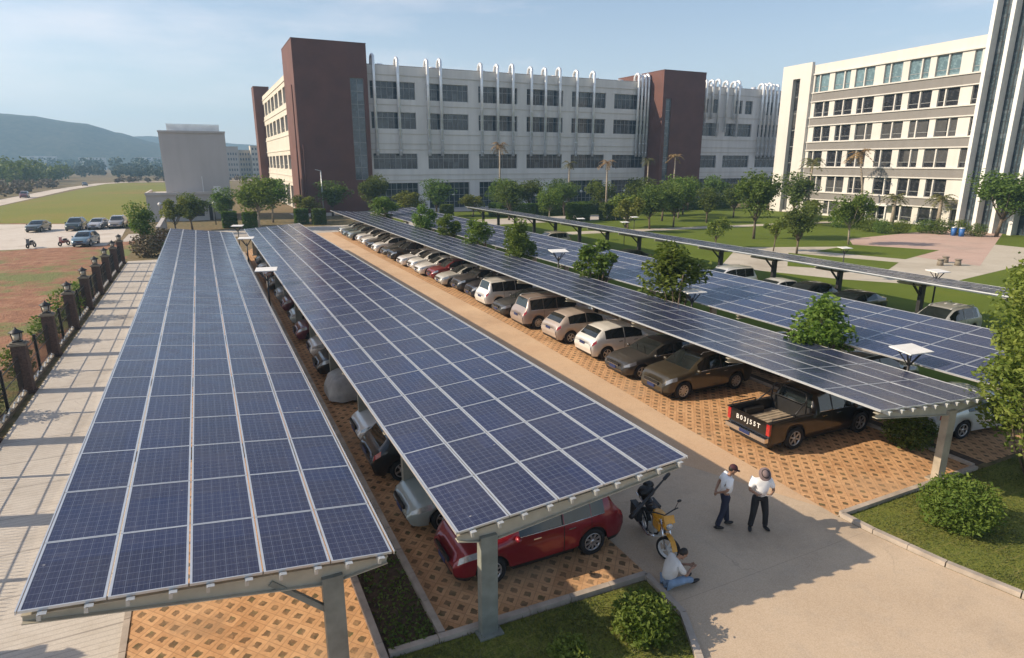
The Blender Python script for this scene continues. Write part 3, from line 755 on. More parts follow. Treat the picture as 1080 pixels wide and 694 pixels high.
brow=[('suv','shiny dark red sport utility car under the near end of the second carport',11.75,'L',(.2,.006,.016)),
('sedan','pale teal silver car with only its nose out, behind the red one under the carport',14.2,'L',(.3,.36,.36)),
('hatch','black hatchback with a red tail lamp showing, in the gap between the two left carports',17.2,'R',BLK),
('sedan','white sedan nose next to a carport post in the gap between the two left carports',19.6,'L',(.62,.65,.66)),
('hatch','black car between the cloth covered car and the white sedan under the second carport',27.1,'L',BLK),
('sedan','white grey sedan just past the black car in the gap between left carports',29.9,'L',(.6,.58,.56)),
('hatch','dark purple hatchback in the gap between left carports',33.2,'L',(.12,.03,.05)),
('sedan','silver blue sedan beyond the purple hatchback in the gap',36.9,'L',(.34,.4,.42)),
('hatch','maroon hatchback beyond the silver blue sedan in the gap',40.3,'L',(.1,.025,.045)),
('sedan','grey sedan under the second carport near the white flat lamp',43.8,'L',(.3,.32,.33)),
('hatch','black hatchback far up the gap between left carports',47.6,'L',BLK),
('sedan','brown orange sedan far up the gap between left carports',51.5,'L',(.25,.1,.05)),
('sedan','white sedan at the far part of the gap between left carports',55.5,'L',WHT),
('hatch','dark hatchback, last one in the gap between left carports',60,'L',DGR)]
for kd,lb,y,f,c in brow:
    L=KIND[kd][1]; x0=3.55+rnd.uniform(-.08,.2)
    if y<12: x0=3.95
    car(kd,lb,'car',x0+L/2*(.95 if y<12 else 1),y,PI if f=='L' else 0,c,GB,.95 if y<12 else 1,metal=.3)
car('sedan','white sedan with red tail lamps backed in behind the right end post','car',23.4,11.6,R(-8),(.62,.68,.7),'cars under the blue carport')
car('suv','dark car in deep shade under the blue carport, right of the white sedan','car',23.5,15.5,0,DGR,'cars under the blue carport')
car('hatch','grey hatchback in deep shade under the blue carport behind the pickup','car',23.4,19.0,0,GRY,'cars under the blue carport')
for i,(kd,lb,x,y,c) in enumerate([('suv','silver roofed sport utility car by the farthest carport end',36.2,19.2,SIL),
 ('sedan','dark sedan under the farthest carport, left of the silver roofed car',36.4,24.6,BLK),
 ('hatch','dark hatchback beside a white sedan below the farthest carport',35.8,27.4,BLK),
 ('sedan','white sedan second in from the dark hatchback below the farthest carport',35.4,29.6,WHT),
 ('mpv','white tall car whose roof shows past the blue panels',34.8,33.4,WHT),
 ('sedan','white sedan farther along under the farthest carport, by a forked post',35,39.5,WHT),
 ('suv','beige car with broad pale roof near the far end of the farthest carport',35.2,60,(.42,.38,.3)),
 ('sedan','black sedan under the middle of the farthest carport',35.2,46,BLK)]):
    car(kd,lb,'car',x-1.6,y,PI,c,'cars under the farthest carport')
GL='cars on the far left lot'
for kd,lb,x,y,h,c in [('hatch','blue grey hatchback standing alone nearest on the pale far left lot',-12.2,84.3,-100,(.12,.2,.26)),
 ('sedan','dark green black sedan, leftmost of the line on the far left lot',-20.2,104.5,-100,(.04,.055,.05)),
 ('suv','dark boxy car with roof rack, second in the far left lot line',-15.9+.0,104.3,-95,(.03,.05,.05)),
 ('sedan','silver sedan, third in the line on the far left lot',-12.4+.4-1.4,105.2,-100,(.42,.42,.44)),
 ('suv','brown grey sport utility car, rightmost of the line on the far left lot',-11.1,105.6,-95,(.3,.28,.27))]:
    car(kd,lb,'car',x,y,R(h),c,GL)
car('suv','dark red car driving on the dirt road','car',-41.5,206,R(-85),(.13,.02,.02),name='car',z=.02)
car('sedan','small dark car far away on the dirt road','car',-40.6,300,R(-80),(.07,.07,.07),name='car',z=.02)

# covered car: cloth over a car shape
def covered_car():
    parts,L,W,ax,Rw=KIND['hatch']
    b=MB(); n=22; m=14; G=[]
    r2=random.Random(3)
    prof=[(0,.55),(.08,.85),(.5,1.0),(1.1,1.08),(1.9,1.52),(2.5,1.6),(3.3,1.55),(3.9,1.2),(4.25,1.0),(4.4,.6)]
    def zt(x):
        for (a,za),(c,zc) in zip(prof,prof[1:]):
            if x<=c: return lerp(za,zc,(x-a)/(c-a))
        return .6
    for i in range(n+1):
        x=4.4*i/n; row=[]; wf=1-.35*max(0,(.5-x)/.5)**2-.3*max(0,(x-3.9)/.5)**2
        for j in range(m+1):
            t=-1+2*j/m; a=abs(t)
            if a<.6: y=.72*(t/.6)*wf; z=zt(x)-.05*(a/.6)**2
            else:
                k=(a-.6)/.4; y=math.copysign((.72+.24*min(1,k*1.5))*wf,t); z=lerp(zt(x)-.05,.12,k)+.03*math.sin(x*9+t*6)
                y*=1+.03*math.sin(x*11+k*4)
            row.append((x-2.2,y,z+r2.uniform(-.012,.012)))
        G.append(row)
    V=[p for r in G for p in r]; F=[]
    for i in range(n):
        for j in range(m): a=i*(m+1)+j; F.append((a,a+m+1,a+m+2,a+1))
    b.faces_idx(V,F,0,True)
    b.face([G[0][j] for j in range(m+1)]); b.face([G[n][j] for j in reversed(range(m+1))])
    o=b.build('covered_car',plain('car_cover_cloth',(.3,.3,.3),.55,.1,.25,3,bmp=.4)); o.location=(5.75,24.0,.016)
    tag(o,'car hidden under a wrinkled grey cloth cover beneath the second carport','covered car')
covered_car()

# ------------------------------------------------------------------ trees and other plants
def leaf_quad(mb,p,L,wd,r):
    d=Vector((r.gauss(0,1),r.gauss(0,1),r.gauss(0,.7))); d.normalize()
    a=Vector((r.gauss(0,1),r.gauss(0,1),r.gauss(0,1))); s=d.cross(a)
    if s.length<1e-3: s=Vector((1,0,0))
    s.normalize(); s*=wd/2; d*=L/2; n=d.cross(s).normalized()*L*.12
    mb.face([p-d,p+s-n*0,p+d*.9+n,p-s],0)
def tree_meshes(seed,h,r,base,n,leaf,tr,clumps=14,limbs=5,leafmat='leaf',bark='bark',flat=1.0,spread=.36,multi=1):
    q=random.Random(seed); t=MB(); c=MB()
    cz=(base+h)/2; hz=(h-base)/2
    cents=[]
    for i in range(clumps):
        for _ in range(30):
            v=Vector((q.uniform(-1,1),q.uniform(-1,1),q.uniform(-1,1)))
            if .25<v.length<1: break
        v*=q.uniform(.75,1.0)
        cents.append((Vector((v.x*r*.78,v.y*r*.78,cz+v.z*hz*.8)),r*spread*q.uniform(.6,1.35)))
    lean=Vector((q.uniform(-.06,.06)*h,q.uniform(-.06,.06)*h,0))
    top=Vector((0,0,base+(h-base)*.55))+lean
    for m in range(multi):
        off=Vector((q.uniform(-.25,.25),q.uniform(-.25,.25),0))*(multi>1)
        t.tube([off*.3,off*.6+lean*.3+Vector((0,0,base*.6)),top*.75+off*2,top+off*3],[tr*1.25,tr,tr*.7,tr*.3],7)
    for i,(p,rr) in enumerate(cents[:limbs]+cents[-2:]):
        st=Vector((0,0,base*q.uniform(.7,1.1)))+lean*.5
        mid=(st+p)/2+Vector((0,0,-.06*h))
        t.tube([st,mid,p],[tr*.5,tr*.33,tr*.1],5)
    for i in range(n):
        p0,rr=cents[q.randrange(clumps)]
        v=Vector((q.gauss(0,1),q.gauss(0,1),q.gauss(0,1)*flat)); v.normalize(); v*=rr*(q.random()**.45)*1.1
        p=p0+v
        if p.z<base*.55: continue
        l=leaf*q.uniform(.6,1.25); leaf_quad(c,p,l,l*q.uniform(.4,.65),q)
    return t.mesh('trunk',[M[bark]]),c.mesh('crown',[M[leafmat]])
def put_tree(name,meshes,label,cat,x,y,s=1,sz=None,group=None,z=0,rz=None):
    o=thing(name,label,cat,(x,y,z),rnd.uniform(0,6.28) if rz is None else rz,group); o.scale=(s,s,sz or s)
    link('trunk',meshes[0],o); link('crown',meshes[1],o); return o
YT=[tree_meshes(11,4.3,1.2,1.2,2600,.2,.05,13,8,'leaf',multi=2),tree_meshes(12,5.6,1.25,1.2,4200,.2,.045,18,9,'leaf',multi=2),
    tree_meshes(13,4.9,1.0,1.3,2300,.2,.05,12,8,'leaf',multi=2)]
GT='young trees growing between the two carports'
for x,y,k,s,sz,lb in [(20.5,15.7,0,1.3,1.05,'small bright green tree with round lobed crown in the gap above the near end of the grey carport'),
 (20.5,23.8,1,1.55,1.08,'tall wispy bright green tree beside a white flat topped lamp between the carports'),
 (20.5,31,2,1.5,1.12,'leafy upright tree in the carport gap, next beyond the tall wispy one'),
 (20.5,41,0,1.35,1.25,'round crowned small tree in the carport gap, third past the white lamp'),
 (20.5,48.5,1,1.2,.92,'narrow small tree in the carport gap just past the round crowned one'),
 (20.5,56,2,1.5,1.05,'small bushy tree in the carport gap, third from the far end'),
 (20.5,63.5,0,1.3,1.2,'small tree in the carport gap, second from the far end'),
 (20.7,79,1,1.9,1.0,'broad yellow green tree, farthest in the carport gap')]:
    put_tree('tree',YT[k],lb[:] if len(lb.split())<=16 else ' '.join(lb.split()[:16]),'tree',x,y,s,sz,GT)
LT=[tree_meshes(21,8.1,3.0,2.4,5200,.36,.13,20,10,'leafdark'),tree_meshes(22,5,1.8,1.4,3000,.26,.08,14,8,'leafdark'),
    tree_meshes(23,4.2,1.3,1.0,1900,.24,.06,11,7,'leafyel'),tree_meshes(24,6.8,2.6,2.2,4200,.34,.11,17,8,'leaf',bark='palebark'),
    tree_meshes(25,3.8,1.1,1.5,1300,.22,.045,8,6,'leafyel')]
GLT='trees on the green lawn'
for x,y,k,s,sz,lb in [(59.7,56.1,0,1.12,1.05,'tallest dark green lawn tree with bare lower trunk, before the gap of the two buildings'),
 (53.6,44.6,1,1.2,1.02,'dark round lawn tree standing at the pale path edge behind the farthest carport'),
 (69.3,74.7,1,1.35,1.05,'dark small lawn tree left of the tallest lawn tree'),
 (71,83.3,3,1.2,1.1,'bright round headed tree with pale trunk before the right brown tower'),
 (53.1,47.1,4,1.3,1.05,'thin yellow green sapling on the lawn between two darker trees'),
 (49.3,51.4,2,1.15,.95,'narrow light green lawn tree close behind the farthest carport'),
 (65.1,47.4,3,.9,.92,'green tree in front of the white office steps of bushes'),
 (53.9,74.1,2,2.1,1.35,'yellowish bushy tree at the left edge of the lawn'),
 (55.6,71,1,1.5,1.2,'dense dark tree beside the yellowish bushy one at the lawn edge'),
 (60.2,71.5,1,1.4,1.25,'dense dark tree right of the pair at the lawn edge'),
 (50.5,69,2,1.8,1.3,'light green tree right behind the thin carport roof'),
 (79,64,2,1.5,1.1,'small light tree far back on the lawn near the office corner'),
 (86,73,1,2,1.5,'dark tree at the left corner of the white office'),
 (88.5,44.5,0,1.5,1.05,'broad dark tree before the glass tower of the white office'),
 (93,38,0,1.4,1.0,'broad dark tree at the right frame edge near the glass tower')]:
    put_tree('tree',LT[k],lb,'tree',x,y,s,sz,GLT)
for x,y,k,s,sz,lb in [(6.7,94,3,1.3,1.15,'broad leafy tree left of the brown tower at the far end of the carports'),
 (25.9,106,0,1.15,.92,'large dark tree at the right foot of the brown tower'),
 (30,100,2,2.2,1.3,'light tree right of the large dark one before the grey factory'),
 (2.8,101,1,1.3,1.1,'dark tree in front of the plain grey block'),
 (-5.7,72.1,1,.95,1.05,'dark narrow tree by the last fence pillars'),
 (-3.4,92,2,1.5,1.35,'loose light green tree beside the plain grey block wall'),
 (-1.6,97,1,1.5,1.0,'low dense tree under the plain grey block'),
 (9.5,104,3,1.25,1.1,'second leafy tree behind the broad one left of the brown tower'),
 (48,103,1,1.9,1.25,'round dark tree before the third ground window of the factory'),
 (53,102,0,1.1,.8,'dark wide tree before the fourth ground window of the factory'),
 (60,104,1,2.1,1.2,'dark tree before the fifth ground window of the factory'),
 (15,108,2,2,1.1,'small light tree at the foot of the brown tower')]:
    put_tree('tree',LT[k],lb,'tree',x,y,s,sz,'trees near the factory front')
for x,y,k,s,sz,lb in [(44,92,1,1.9,1.25,'dark round tree just past the head of the thin carport'),(48,86,3,.95,.85,'leafy tree behind the thin carport, left of the hedge pair'),
 (56,95,0,1.05,.75,'broad dark tree between the hedge pair and the factory'),(64,96,3,1.1,.95,'green tree below the white loading door'),(68,90,1,1.9,1.3,'dark tree right of the white loading door'),
 (74,97,3,1.0,.9,'green tree before the sixth factory window'),(65,80,1,1.8,1.25,'dense dark tree at the back of the lawn left part'),(76,88,2,2.2,1.35,'light bushy tree left of the bright round headed tree'),
 (84,96,0,1.05,.85,'dark tree hiding the foot of the right brown tower'),(92,98,1,2,1.3,'dark tree right of the right brown tower foot'),(100,96,3,1.1,.95,'green tree close to the pale end of the office'),
 (36,104,1,2,1.25,'dark tree left of the second factory ground window'),(41,100,2,1.9,1.1,'light tree below the second factory ground window'),
 (80,80,1,1.5,1.1,'dark small tree far back on the lawn'),(20,112,1,2.1,1.2,'dark tree touching the left brown tower')]:
    put_tree('tree',LT[k],lb,'tree',x,y,s,sz,'trees near the factory front')
# the big tree that leans into the frame at the right
bt=tree_meshes(31,8.0,2.15,.2,27000,.16,.09,62,14,'leafyel',spread=.29,multi=2)
put_tree('tree',bt,'big yellow green tree cut off by the right frame edge beside the near lawn','tree',20.75,8.25,1,1)

def palm(name,label,x,y,h,n,fl,mat,tr=.16,group='palms before the buildings',lean=0):
    o=thing(name,label,'palm',(x,y,0),rnd.uniform(0,6),group); b=MB()
    b.tube([(0,0,0),(lean*.3,0,h*.5),(lean,0,h)],[tr*1.3,tr,tr*.8],8); b.build('trunk',M['palebark'],o)
    c=MB(); q=random.Random(int(x*10+y))
    for i in range(n):
        a=2*PI*i/n+q.uniform(-.2,.2); up=q.uniform(-.3,.9); prev=None; L=fl*q.uniform(.8,1.1)
        d=Vector((math.cos(a),math.sin(a),0)); s=Vector((-math.sin(a),math.cos(a),0)); P=[]
        for k in range(7):
            t=k/6; P.append(Vector((lean,0,h))+d*(L*t*(.9-.1*up))+Vector((0,0,L*(up*t-.9*t*t*(.6+.4*up)))))
        for k in range(6):
            for sg in(1,-1):
                for j in range(2):
                    p0=P[k].lerp(P[k+1],j/2); w=.45*fl/2.5*(1-abs(k/6-.35)*.8)
                    c.face([p0,p0.lerp(P[k+1],.5)+Vector((0,0,.01)),p0+s*sg*w+d*w*.5-Vector((0,0,w*.55))],0)
    c.build('crown',M[mat],o); return o
palm('palm_tree','dry brown palm before the second and third factory windows, tallest palm',49.8,108,12.0,16,2.6,'dry')
palm('palm_tree','thin green palm before the white loading door of the factory',63.4,106,8.8,14,2.2,'frond')
palm('palm_tree','brown crowned palm right of the white loading door, nearer to the carport',62.5,92,9.0,15,2.2,'dry')
palm('palm_tree','thin green palm at the left edge of the right brown tower',83.4,108,9.4,14,2.1,'frond')
palm('palm_tree','orange brown palm standing before the right brown tower',89.5,107,10.2,15,2.6,'dry')
palm('palm_tree','green palm before the pale left end of the white office',87.2,71.5,9.2,18,2.8,'frond')
palm('palm_tree','tall brown palm leaning before the middle of the white office',93.5,66.5,10.5,16,2.6,'dry',lean=1.4)
palm('palm_tree','squat wide palm before the office windows, left of the office door',90.5,59.4,4.2,20,2.8,'frond',.25)
palm('palm_tree','squat wide palm before the office windows, near the glass tower',93.0,54.4,4.2,20,2.8,'frond',.25)

def bush_mesh(seed,r,n,leaf,mat,hz=.8,box=None):
    q=random.Random(seed); b=MB()
    for i in range(n):
        if box:
            f=q.randrange(5); u=[q.uniform(-1,1) for _ in range(3)]
            if f<2: u[0]=(-1,1)[f]
            elif f<4: u[1]=(-1,1)[f-2]
            else: u[2]=1
            p=Vector((u[0]*box[0]/2,u[1]*box[1]/2,(u[2]+1)*box[2]/2))+Vector((q.gauss(0,.05),q.gauss(0,.05),q.gauss(0,.05)))
        else:
            v=Vector((q.gauss(0,1),q.gauss(0,1),q.gauss(0,1))); v.normalize()
            v*=q.random()**.3*(1+.11*math.sin(v.x*4.3+seed)*math.cos(v.y*5.1+v.z*3)); v*=q.choice((1,1,1,1.12)); p=Vector((v.x*r,v.y*r,r*hz*.9+v.z*r*hz))
            if p.z<.02: p.z=abs(p.z)*.5
        l=leaf*q.uniform(.6,1.3); leaf_quad(b,p,l,l*.5,q)
    return b.mesh('bush',[M[mat]])
tag(link('bush',bush_mesh(5,.88,5200,.11,'leaf',.82)),'large round clipped bush on the near right lawn','bush').location=(16.35,7.85,0)
tag(link('bush',bush_mesh(6,.6,2600,.11,'leaf',.75)),'leafy low bush on the small lawn beside the sitting man','bush').location=(6.85,8.25,0)
tag(link('bush',bush_mesh(8,.35,900,.1,'leafyel',.75)),'small yellowish plant at the bottom edge of the small lawn','bush').location=(5.2,8.3,0)
tag(link('bush',bush_mesh(9,.75,2200,.13,'leafdark',.85)),'dark bush in the shade beside the right end post','bush').location=(19.9,11.4,0)
ob=bush_mesh(7,1,1500,.16,'leaf',.85); od=bush_mesh(17,1,1500,.16,'leafdark',.8)
for i,(x,y,s,me,lb) in enumerate([(82.4,66.6,1.5,od,'dark bush at the left end of the office planting'),(81.2,60.9,1.6,ob,'rounded bush, second from the left in front of the office'),
 (80.1,55.8,1.3,ob,'lighter rounded bush left of the office plaza edge'),(79.6,53.4,1.2,od,'dark little bush at the plaza corner'),(81.9,52.3,1.1,ob,'small bush at the left edge of the pink plaza'),
 (84.7,51,1.2,od,'dark round bush before the office door'),(85.2,49.5,1.3,od,'dark round bush right of the office door'),(86.5,47.8,1.2,ob,'green bush at the foot of the white fins'),(86.8,45.8,1.1,od,'dark bush beside the blue bins')]):
    o=tag(link('bush',me),lb,'bush','rounded bushes before the office'); o.location=(x,y,0); o.scale=(s,s,s); o.rotation_euler.z=i
hb=bush_mesh(41,1,6500,.3,'trimmed',box=(3.4,1.6,2.6)); hs=bush_mesh(42,1,4200,.28,'trimmed',box=(1.7,1.7,2.2))
for x,y,me,lb in [(53.5,86.5,hb,'square cut hedge block at the left of the pair below the loading door'),(58.8,85,hb,'square cut hedge block at the right of the pair below the loading door'),
 (3.2,98.5,hs,'clipped yellow green shrub block at the far end of the left carport'),(5.7,95.3,hs,'clipped shrub block left of the broad leafy tree'),
 (13.1,99.5,hs,'clipped shrub block below the brown tower, left one'),(15.4,98,hs,'clipped shrub block below the brown tower, right one'),
 (36,99,hs,'clipped shrub block at the head of the blue carport'),(45,99.5,hs,'clipped shrub block at the head of the thin carport')]:
    o=tag(link('hedge',me),lb,'hedge','clipped hedge blocks'); o.location=(x,y,0)
for i in range(7):
    o=tag(link('hedge',hb),'long clipped hedge running before the factory, piece '+('left of the palms','behind the hedge pair','under the white loading door','near the thin green palm','at the right brown tower','right of the brown tower','close to the office')[i],'hedge','clipped hedge blocks'); o.location=(48+i*7.4,97.5,0); o.scale=(1.9,1,.8)
# weeds along the fence and at the end of the path
wd=bush_mesh(51,.6,700,.14,'leafdark',1.0); we=bush_mesh(52,.9,1100,.2,'scrub',.8)
for i,(x,y,s,me,lb) in enumerate([(-8.0,32.8,1.1,wd,'creeper bush against the fence by the nearest lantern'),(-8.0,38.5,1.2,wd,'creeper bush against the fence at the second gap'),(-7.9,44,1.5,wd,'bright bush growing through the fence at mid length'),(-8,49,1.2,wd,'bush behind the fence farther along'),(-8,27.3,1.2,wd,'creeper bush at the nearest visible fence bay'),
   (-5.4,71,1.5,we,'dry twiggy shrub at the end of the striped path'),(-3.4,70.5,1.2,wd,'green shrub at the end of the striped path'),(-4.2,75,1.6,we,'brown twiggy shrub by the corner of the left carport')]):
    o=tag(link('bush',me),lb,'bush','shrubs by the fence and path end'); o.location=(x,y,0); o.scale=(s,s,s*1.1); o.rotation_euler.z=i*1.3

# grass blades on the near lawns, too many to count
def blades(name,polyfn,x0,x1,y0,y1,n,seed):
    q=random.Random(seed); b=MB(); k=0
    while k<n:
        x=q.uniform(x0,x1); y=q.uniform(y0,y1); k+=1
        if not polyfn(x,y): continue
        if math.sin(x*2.3+1)*math.sin(y*2.9)+q.uniform(-1,1)<-.4: continue
        a=q.uniform(0,6.28); l=q.uniform(.03,.09); d=Vector((math.cos(a),math.sin(a),0)); p=Vector((x,y,.018)); s=Vector((-d.y,d.x,0))*.012
        t=p+d*l*.8+Vector((0,0,l*.8)); b.face([p-s,p+s,t],0)
    return tag(b.build(name,M['blade']),'short grass blades with dry patches on the near lawn','grass',None,'stuff')
def inpoly(P):
    def f(x,y):
        c=False; j=len(P)-1
        for i in range(len(P)):
            xi,yi=P[i];xj,yj=P[j]
            if (yi>y)!=(yj>y) and x<(xj-xi)*(y-yi)/(yj-yi)+xi: c=not c
            j=i
        return c
    return f
blades('grass',inpoly([(24.2,-2),(30,-2),(30,9.4),(14.3,9.4),(14.35,8.6),(14.6,7.0),(14.95,5.7),(15.4,4.5),(16.4,3.05),(18.3,1.8)]),14,28,1,9.4,52000,1)
o=blades('grass',inpoly([(2.2,5.2),(6.5,5.7),(7.35,7.35),(7.85,8.35),(7.95,9.55),(2.2,9.8)]),2.2,8,5.2,9.8,24000,2); o['label']='short dark grass on the small lawn beside the red car'
q=random.Random(77); b=MB()
for k in range(5200):
    x=q.uniform(2.22,3.18); y=9.9+q.random()**1.6*56
    p=Vector((x,y,q.uniform(.01,.14))); leaf_quad(b,p,q.uniform(.05,.12),.05,q)
tag(b.build('ground_cover',M['leafdark']),'sparse low weeds in the soil strip between the left carports','weeds',None,'stuff')

# ------------------------------------------------------------------ fence with lantern pillars
M['brick']=plain('brown_brick',(.085,.055,.045),.85,0,.4,14,bmp=.5)
M['cap']=plain('pillar_cap',(.2,.17,.13),.8,0,.25,6)
M['lampglass']=plain('lantern_glass',(.5,.47,.4),.3,0,.15,8)
def fence_pillar():
    r=thing('fence_pillar','','pillar',(0,0,0),0,'lantern topped brick pillars of the fence'); b=MB()
    for i in range(12):
        e=.0 if i%2 else .008
        b.box((0,0,.085+i*.165),(.46+e,.46+e,.163))
    b.box((0,0,.04),(.56,.56,.09)); b.build('shaft',M['brick'],r)
    c=MB(); c.box((0,0,2.03),(.6,.6,.08)); c.box((0,0,2.09),(.46,.46,.05)); c.build('cap',M['cap'],r)
    l=MB(); l.box((0,0,2.14),(.3,.3,.05)); l.cyl((0,0,2.16),.05,.06,8)
    for sx in(-1,1):
        for sy in(-1,1): l.bar((sx*.12,sy*.12,2.2),(sx*.15,sy*.15,2.48),.03,.03)
    l.tube([(0,0,2.48),(0,0,2.52),(0,0,2.64),(0,0,2.72)],[.27,.25,.05,.012],4)
    lo=l.build('lantern',M['dark'],r)
    g=MB(); g.tube([(0,0,2.2),(0,0,2.47)],[.14,.18],4); g.build('glass',M['lampglass'],lo)
    return r
def fence_panel(L):
    r=thing('fence_panel','','fence panel',(0,0,0),0,'iron fence panels between the pillars'); b=MB(); n=int(L/.13)
    for k in range(n+1): y=-L/2+L*k/n; b.bar((0,y,.28),(0,y,1.62+(.08*math.sin(PI*k/n))),.014,.014)
    for z in(.3,.95,1.5): b.bar((0,-L/2,z),(0,L/2,z),.03,.022)
    b.build('railing',M['dark'],r)
    p=MB(); p.box((0,0,.06),(.22,L,.12)); p.build('plinth',M['cap'],r)
    z=MB(); m=7
    for k in range(m):
        y=-L/2+L*(k+.5)/m; z.bar((.06,y-L/m*.45,.13),(.06,y,.27),.05,.05); z.bar((.06,y,.27),(.06,y+L/m*.45,.13),.05,.05)
    z.build('zigzag_border',M['whitebar'],r)
    q=MB(); q.bar((0,0,.1),(0,0,1.75),.1,.1); q.build('mid_post',M['dark'],r)
    return r
ys=[8.5,13.9,19.3,24.7,30.1,35.6,41.2,46.6,51.8,56.9,62.0,67.2]
plab=['out past the left frame edge, nearest pillar','left of the frame, casting its shadow on the near path','left of the frame beside the fifth panel row','cut by the left frame edge','nearest full pillar with its whole lantern in view','second full pillar along the path','third full pillar along the path','fourth full pillar, beside the bright bush','fifth full pillar along the path','fourth pillar from the far end','third to last pillar before the far lot','last pillar, closest to the far lot']
plab=['brown brick fence pillar with lantern, '+t for t in plab]
plab[9]='brown brick fence pillar with lantern, third from the far end'; plab[10]='brown brick fence pillar with lantern, second from the far end'; plab[11]='brown brick fence pillar with lantern at the far end, before the lot'
P0=fence_pillar()
for i,y in enumerate(ys):
    o=P0 if i==0 else copy_tree(P0); o.location=(-7.2,y,0); o['label']=plab[i]
F0=fence_panel(4.86)
for i,(a,c) in enumerate(zip(ys,ys[1:])):
    o=F0 if i==0 else copy_tree(F0); o.location=(-7.25,(a+c)/2,0); o.scale=(1,(c-a-.5)/4.86,1)
    o['label']='iron fence panel on the near side of the '+('second','third','fourth','nearest full','second full','third full','fourth full','fifth full','third last','second last','last')[i]+' lantern pillar'
# ------------------------------------------------------------------ flat topped lamps and globe lamps
def flat_lamp():
    r=thing('flat_top_lamp','','lamp',(0,0,0),0,'white flat topped lamps'); b=MB()
    b.tube([(0,0,0),(0,0,3.05)],[.06,.05],8); b.build('pole',M['dark'],r)
    for s in(1,-1):
        a=MB(); a.bar((0,0,2.75),(s*.42,-.2,3.38),.05,.05); a.bar((0,0,2.75),(s*.42,.25,3.42),.04,.04); a.build('arm',M['dark'],r)
    t=MB(); t.box((0,0,0),(1.15,.95,.045),M=Matrix.Rotation(R(4),3,'X')); o=t.build('lamp_plate',M['white'],r); o.location=(0,0,3.42); return r
L0=flat_lamp()
for i,(x,y,s,lb) in enumerate([(20.6,12.2,.88,'nearest lamp, in front of the big yellow green tree'),(20.55,22.7,.9,'beside the tall wispy tree between carports'),(20.5,35.4,1,'third one along the gap of young trees'),
   (2.75,36.6,.97,'nearest one in the gap of the two left carports'),(2.75,53,.97,'second one in the gap of the two left carports'),(2.8,66.5,.9,'last one at the head of the left gap'),
   (37.9,21.7,.85,'beyond the right end of the farthest carport'),(44.6,32.7,.75,'on the lawn under the dark round tree'),(42,58,.75,'on the lawn edge below the dense dark tree'),(47,63,.75,'on the lawn edge below the clipped hedges'),(40,64,.75,'behind the thin carport roof at its left half')]):
    o=L0 if i==0 else copy_tree(L0); o.location=(x,y,0); o.scale=(s,s,s); o.rotation_euler.z=R(rnd.uniform(-8,8)-12); o['label']='white flat topped lamp, '+lb
def globe():
    r=thing('globe_lamp','','lamp',(0,0,0),0,'white globe lamps before the factory'); b=MB(); b.tube([(0,0,0),(0,0,3.0)],[.07,.05],8); b.build('pole',M['dark'],r)
    g=MB(); g.ball((0,0,3.2),.25,0,12); g.build('globe',M['white'],r); return r
G0=globe()
for i,(x,y,lb) in enumerate([(39.6,112,'left of the second ground window'),(42.5,113,'below the second ground window'),(51,113,'right end of the second ground window'),(70.5,113,'at the white loading door'),(75.5,112,'right of the white loading door'),(80.5,112,'below the sixth ground window'),(88.5,111,'at the foot of the right brown tower'),(108,112,'right of the right brown tower'),(122,112,'close to the office corner'),(1.5,104,'below the grey block, left'),(-5.5,104,'at the left end of the grey block')]):
    o=G0 if i==0 else copy_tree(G0); o.location=(x,y,0); o['label']='white globe lamp on a dark post '+lb
o=thing('street_lamp','slim grey lamp post standing before the left brown tower','lamp',(18.5,112,0)); b=MB(); b.tube([(0,0,0),(0,0,7.6)],[.12,.08],8); b.build('pole',M['galv'],o); b=MB(); b.bar((0,0,7.6),(-.9,0,7.8),.16,.08); b.build('lamp_head',M['galv'],o)

# ------------------------------------------------------------------ buildings
class Facade:
    """front of a building: origin at its left end seen from outside, u to the right"""
    def __init__(s,o,u,z0=0): s.o=Vector((o[0],o[1],0)); s.u=Vector((u[0],u[1],0)).normalized(); s.n=Vector((s.u.y,-s.u.x,0))
    def P(s,u,z,out=0): return s.o+s.u*u+s.n*out+Vector((0,0,z))
    def wall(s,mb,L,z0,z1,holes,depth=.35,mi=0):
        us=sorted({0,L,*[h[0] for h in holes],*[h[1] for h in holes]}); zs=sorted({z0,z1,*[h[2] for h in holes],*[h[3] for h in holes]})
        for a,b in zip(us,us[1:]):
            for c,d in zip(zs,zs[1:]):
                m=((a+b)/2,(c+d)/2)
                if any(h[0]<m[0]<h[1] and h[2]<m[1]<h[3] for h in holes): continue
                mb.face([s.P(a,c),s.P(b,c),s.P(b,d),s.P(a,d)],mi)
        for a,b,c,d in holes:
            for q in ([(a,c),(b,c)],[(b,c),(b,d)],[(b,d),(a,d)],[(a,d),(a,c)]):
                mb.face([s.P(*q[0]),s.P(*q[0],-depth),s.P(*q[1],-depth),s.P(*q[1])],mi)
    def slab(s,mb,u0,u1,z0,z1,out,mi=0,back=0):
        c=s.P((u0+u1)/2,(z0+z1)/2,(out+back)/2); ang=math.atan2(s.u.y,s.u.x)
        mb.box(c,(u1-u0,out-back,z1-z0),mi,ang)
    def window(s,parent,hole,gl,fr,nu,zbars=(),depth=.3,bar=.09,name='window'):
        a,b,c,d=hole; m=MB(); g=-depth
        m.face([s.P(a,c,g),s.P(b,c,g),s.P(b,d,g),s.P(a,d,g)],0,[(0,0),(b-a,0),(b-a,d-c),(0,d-c)])
        for k in range(nu+1):
            u=a+(b-a)*k/nu; u=min(max(u,a+bar/2),b-bar/2); s.slab(m,u-bar/2,u+bar/2,c,d,g+.07,1,g-.02)
        for z in (c+bar/2,d-bar/2,*zbars): s.slab(m,a,b,z-bar/2,z+bar/2,g+.06,1,g-.02)
        return m.build(name,[gl,fr],parent)

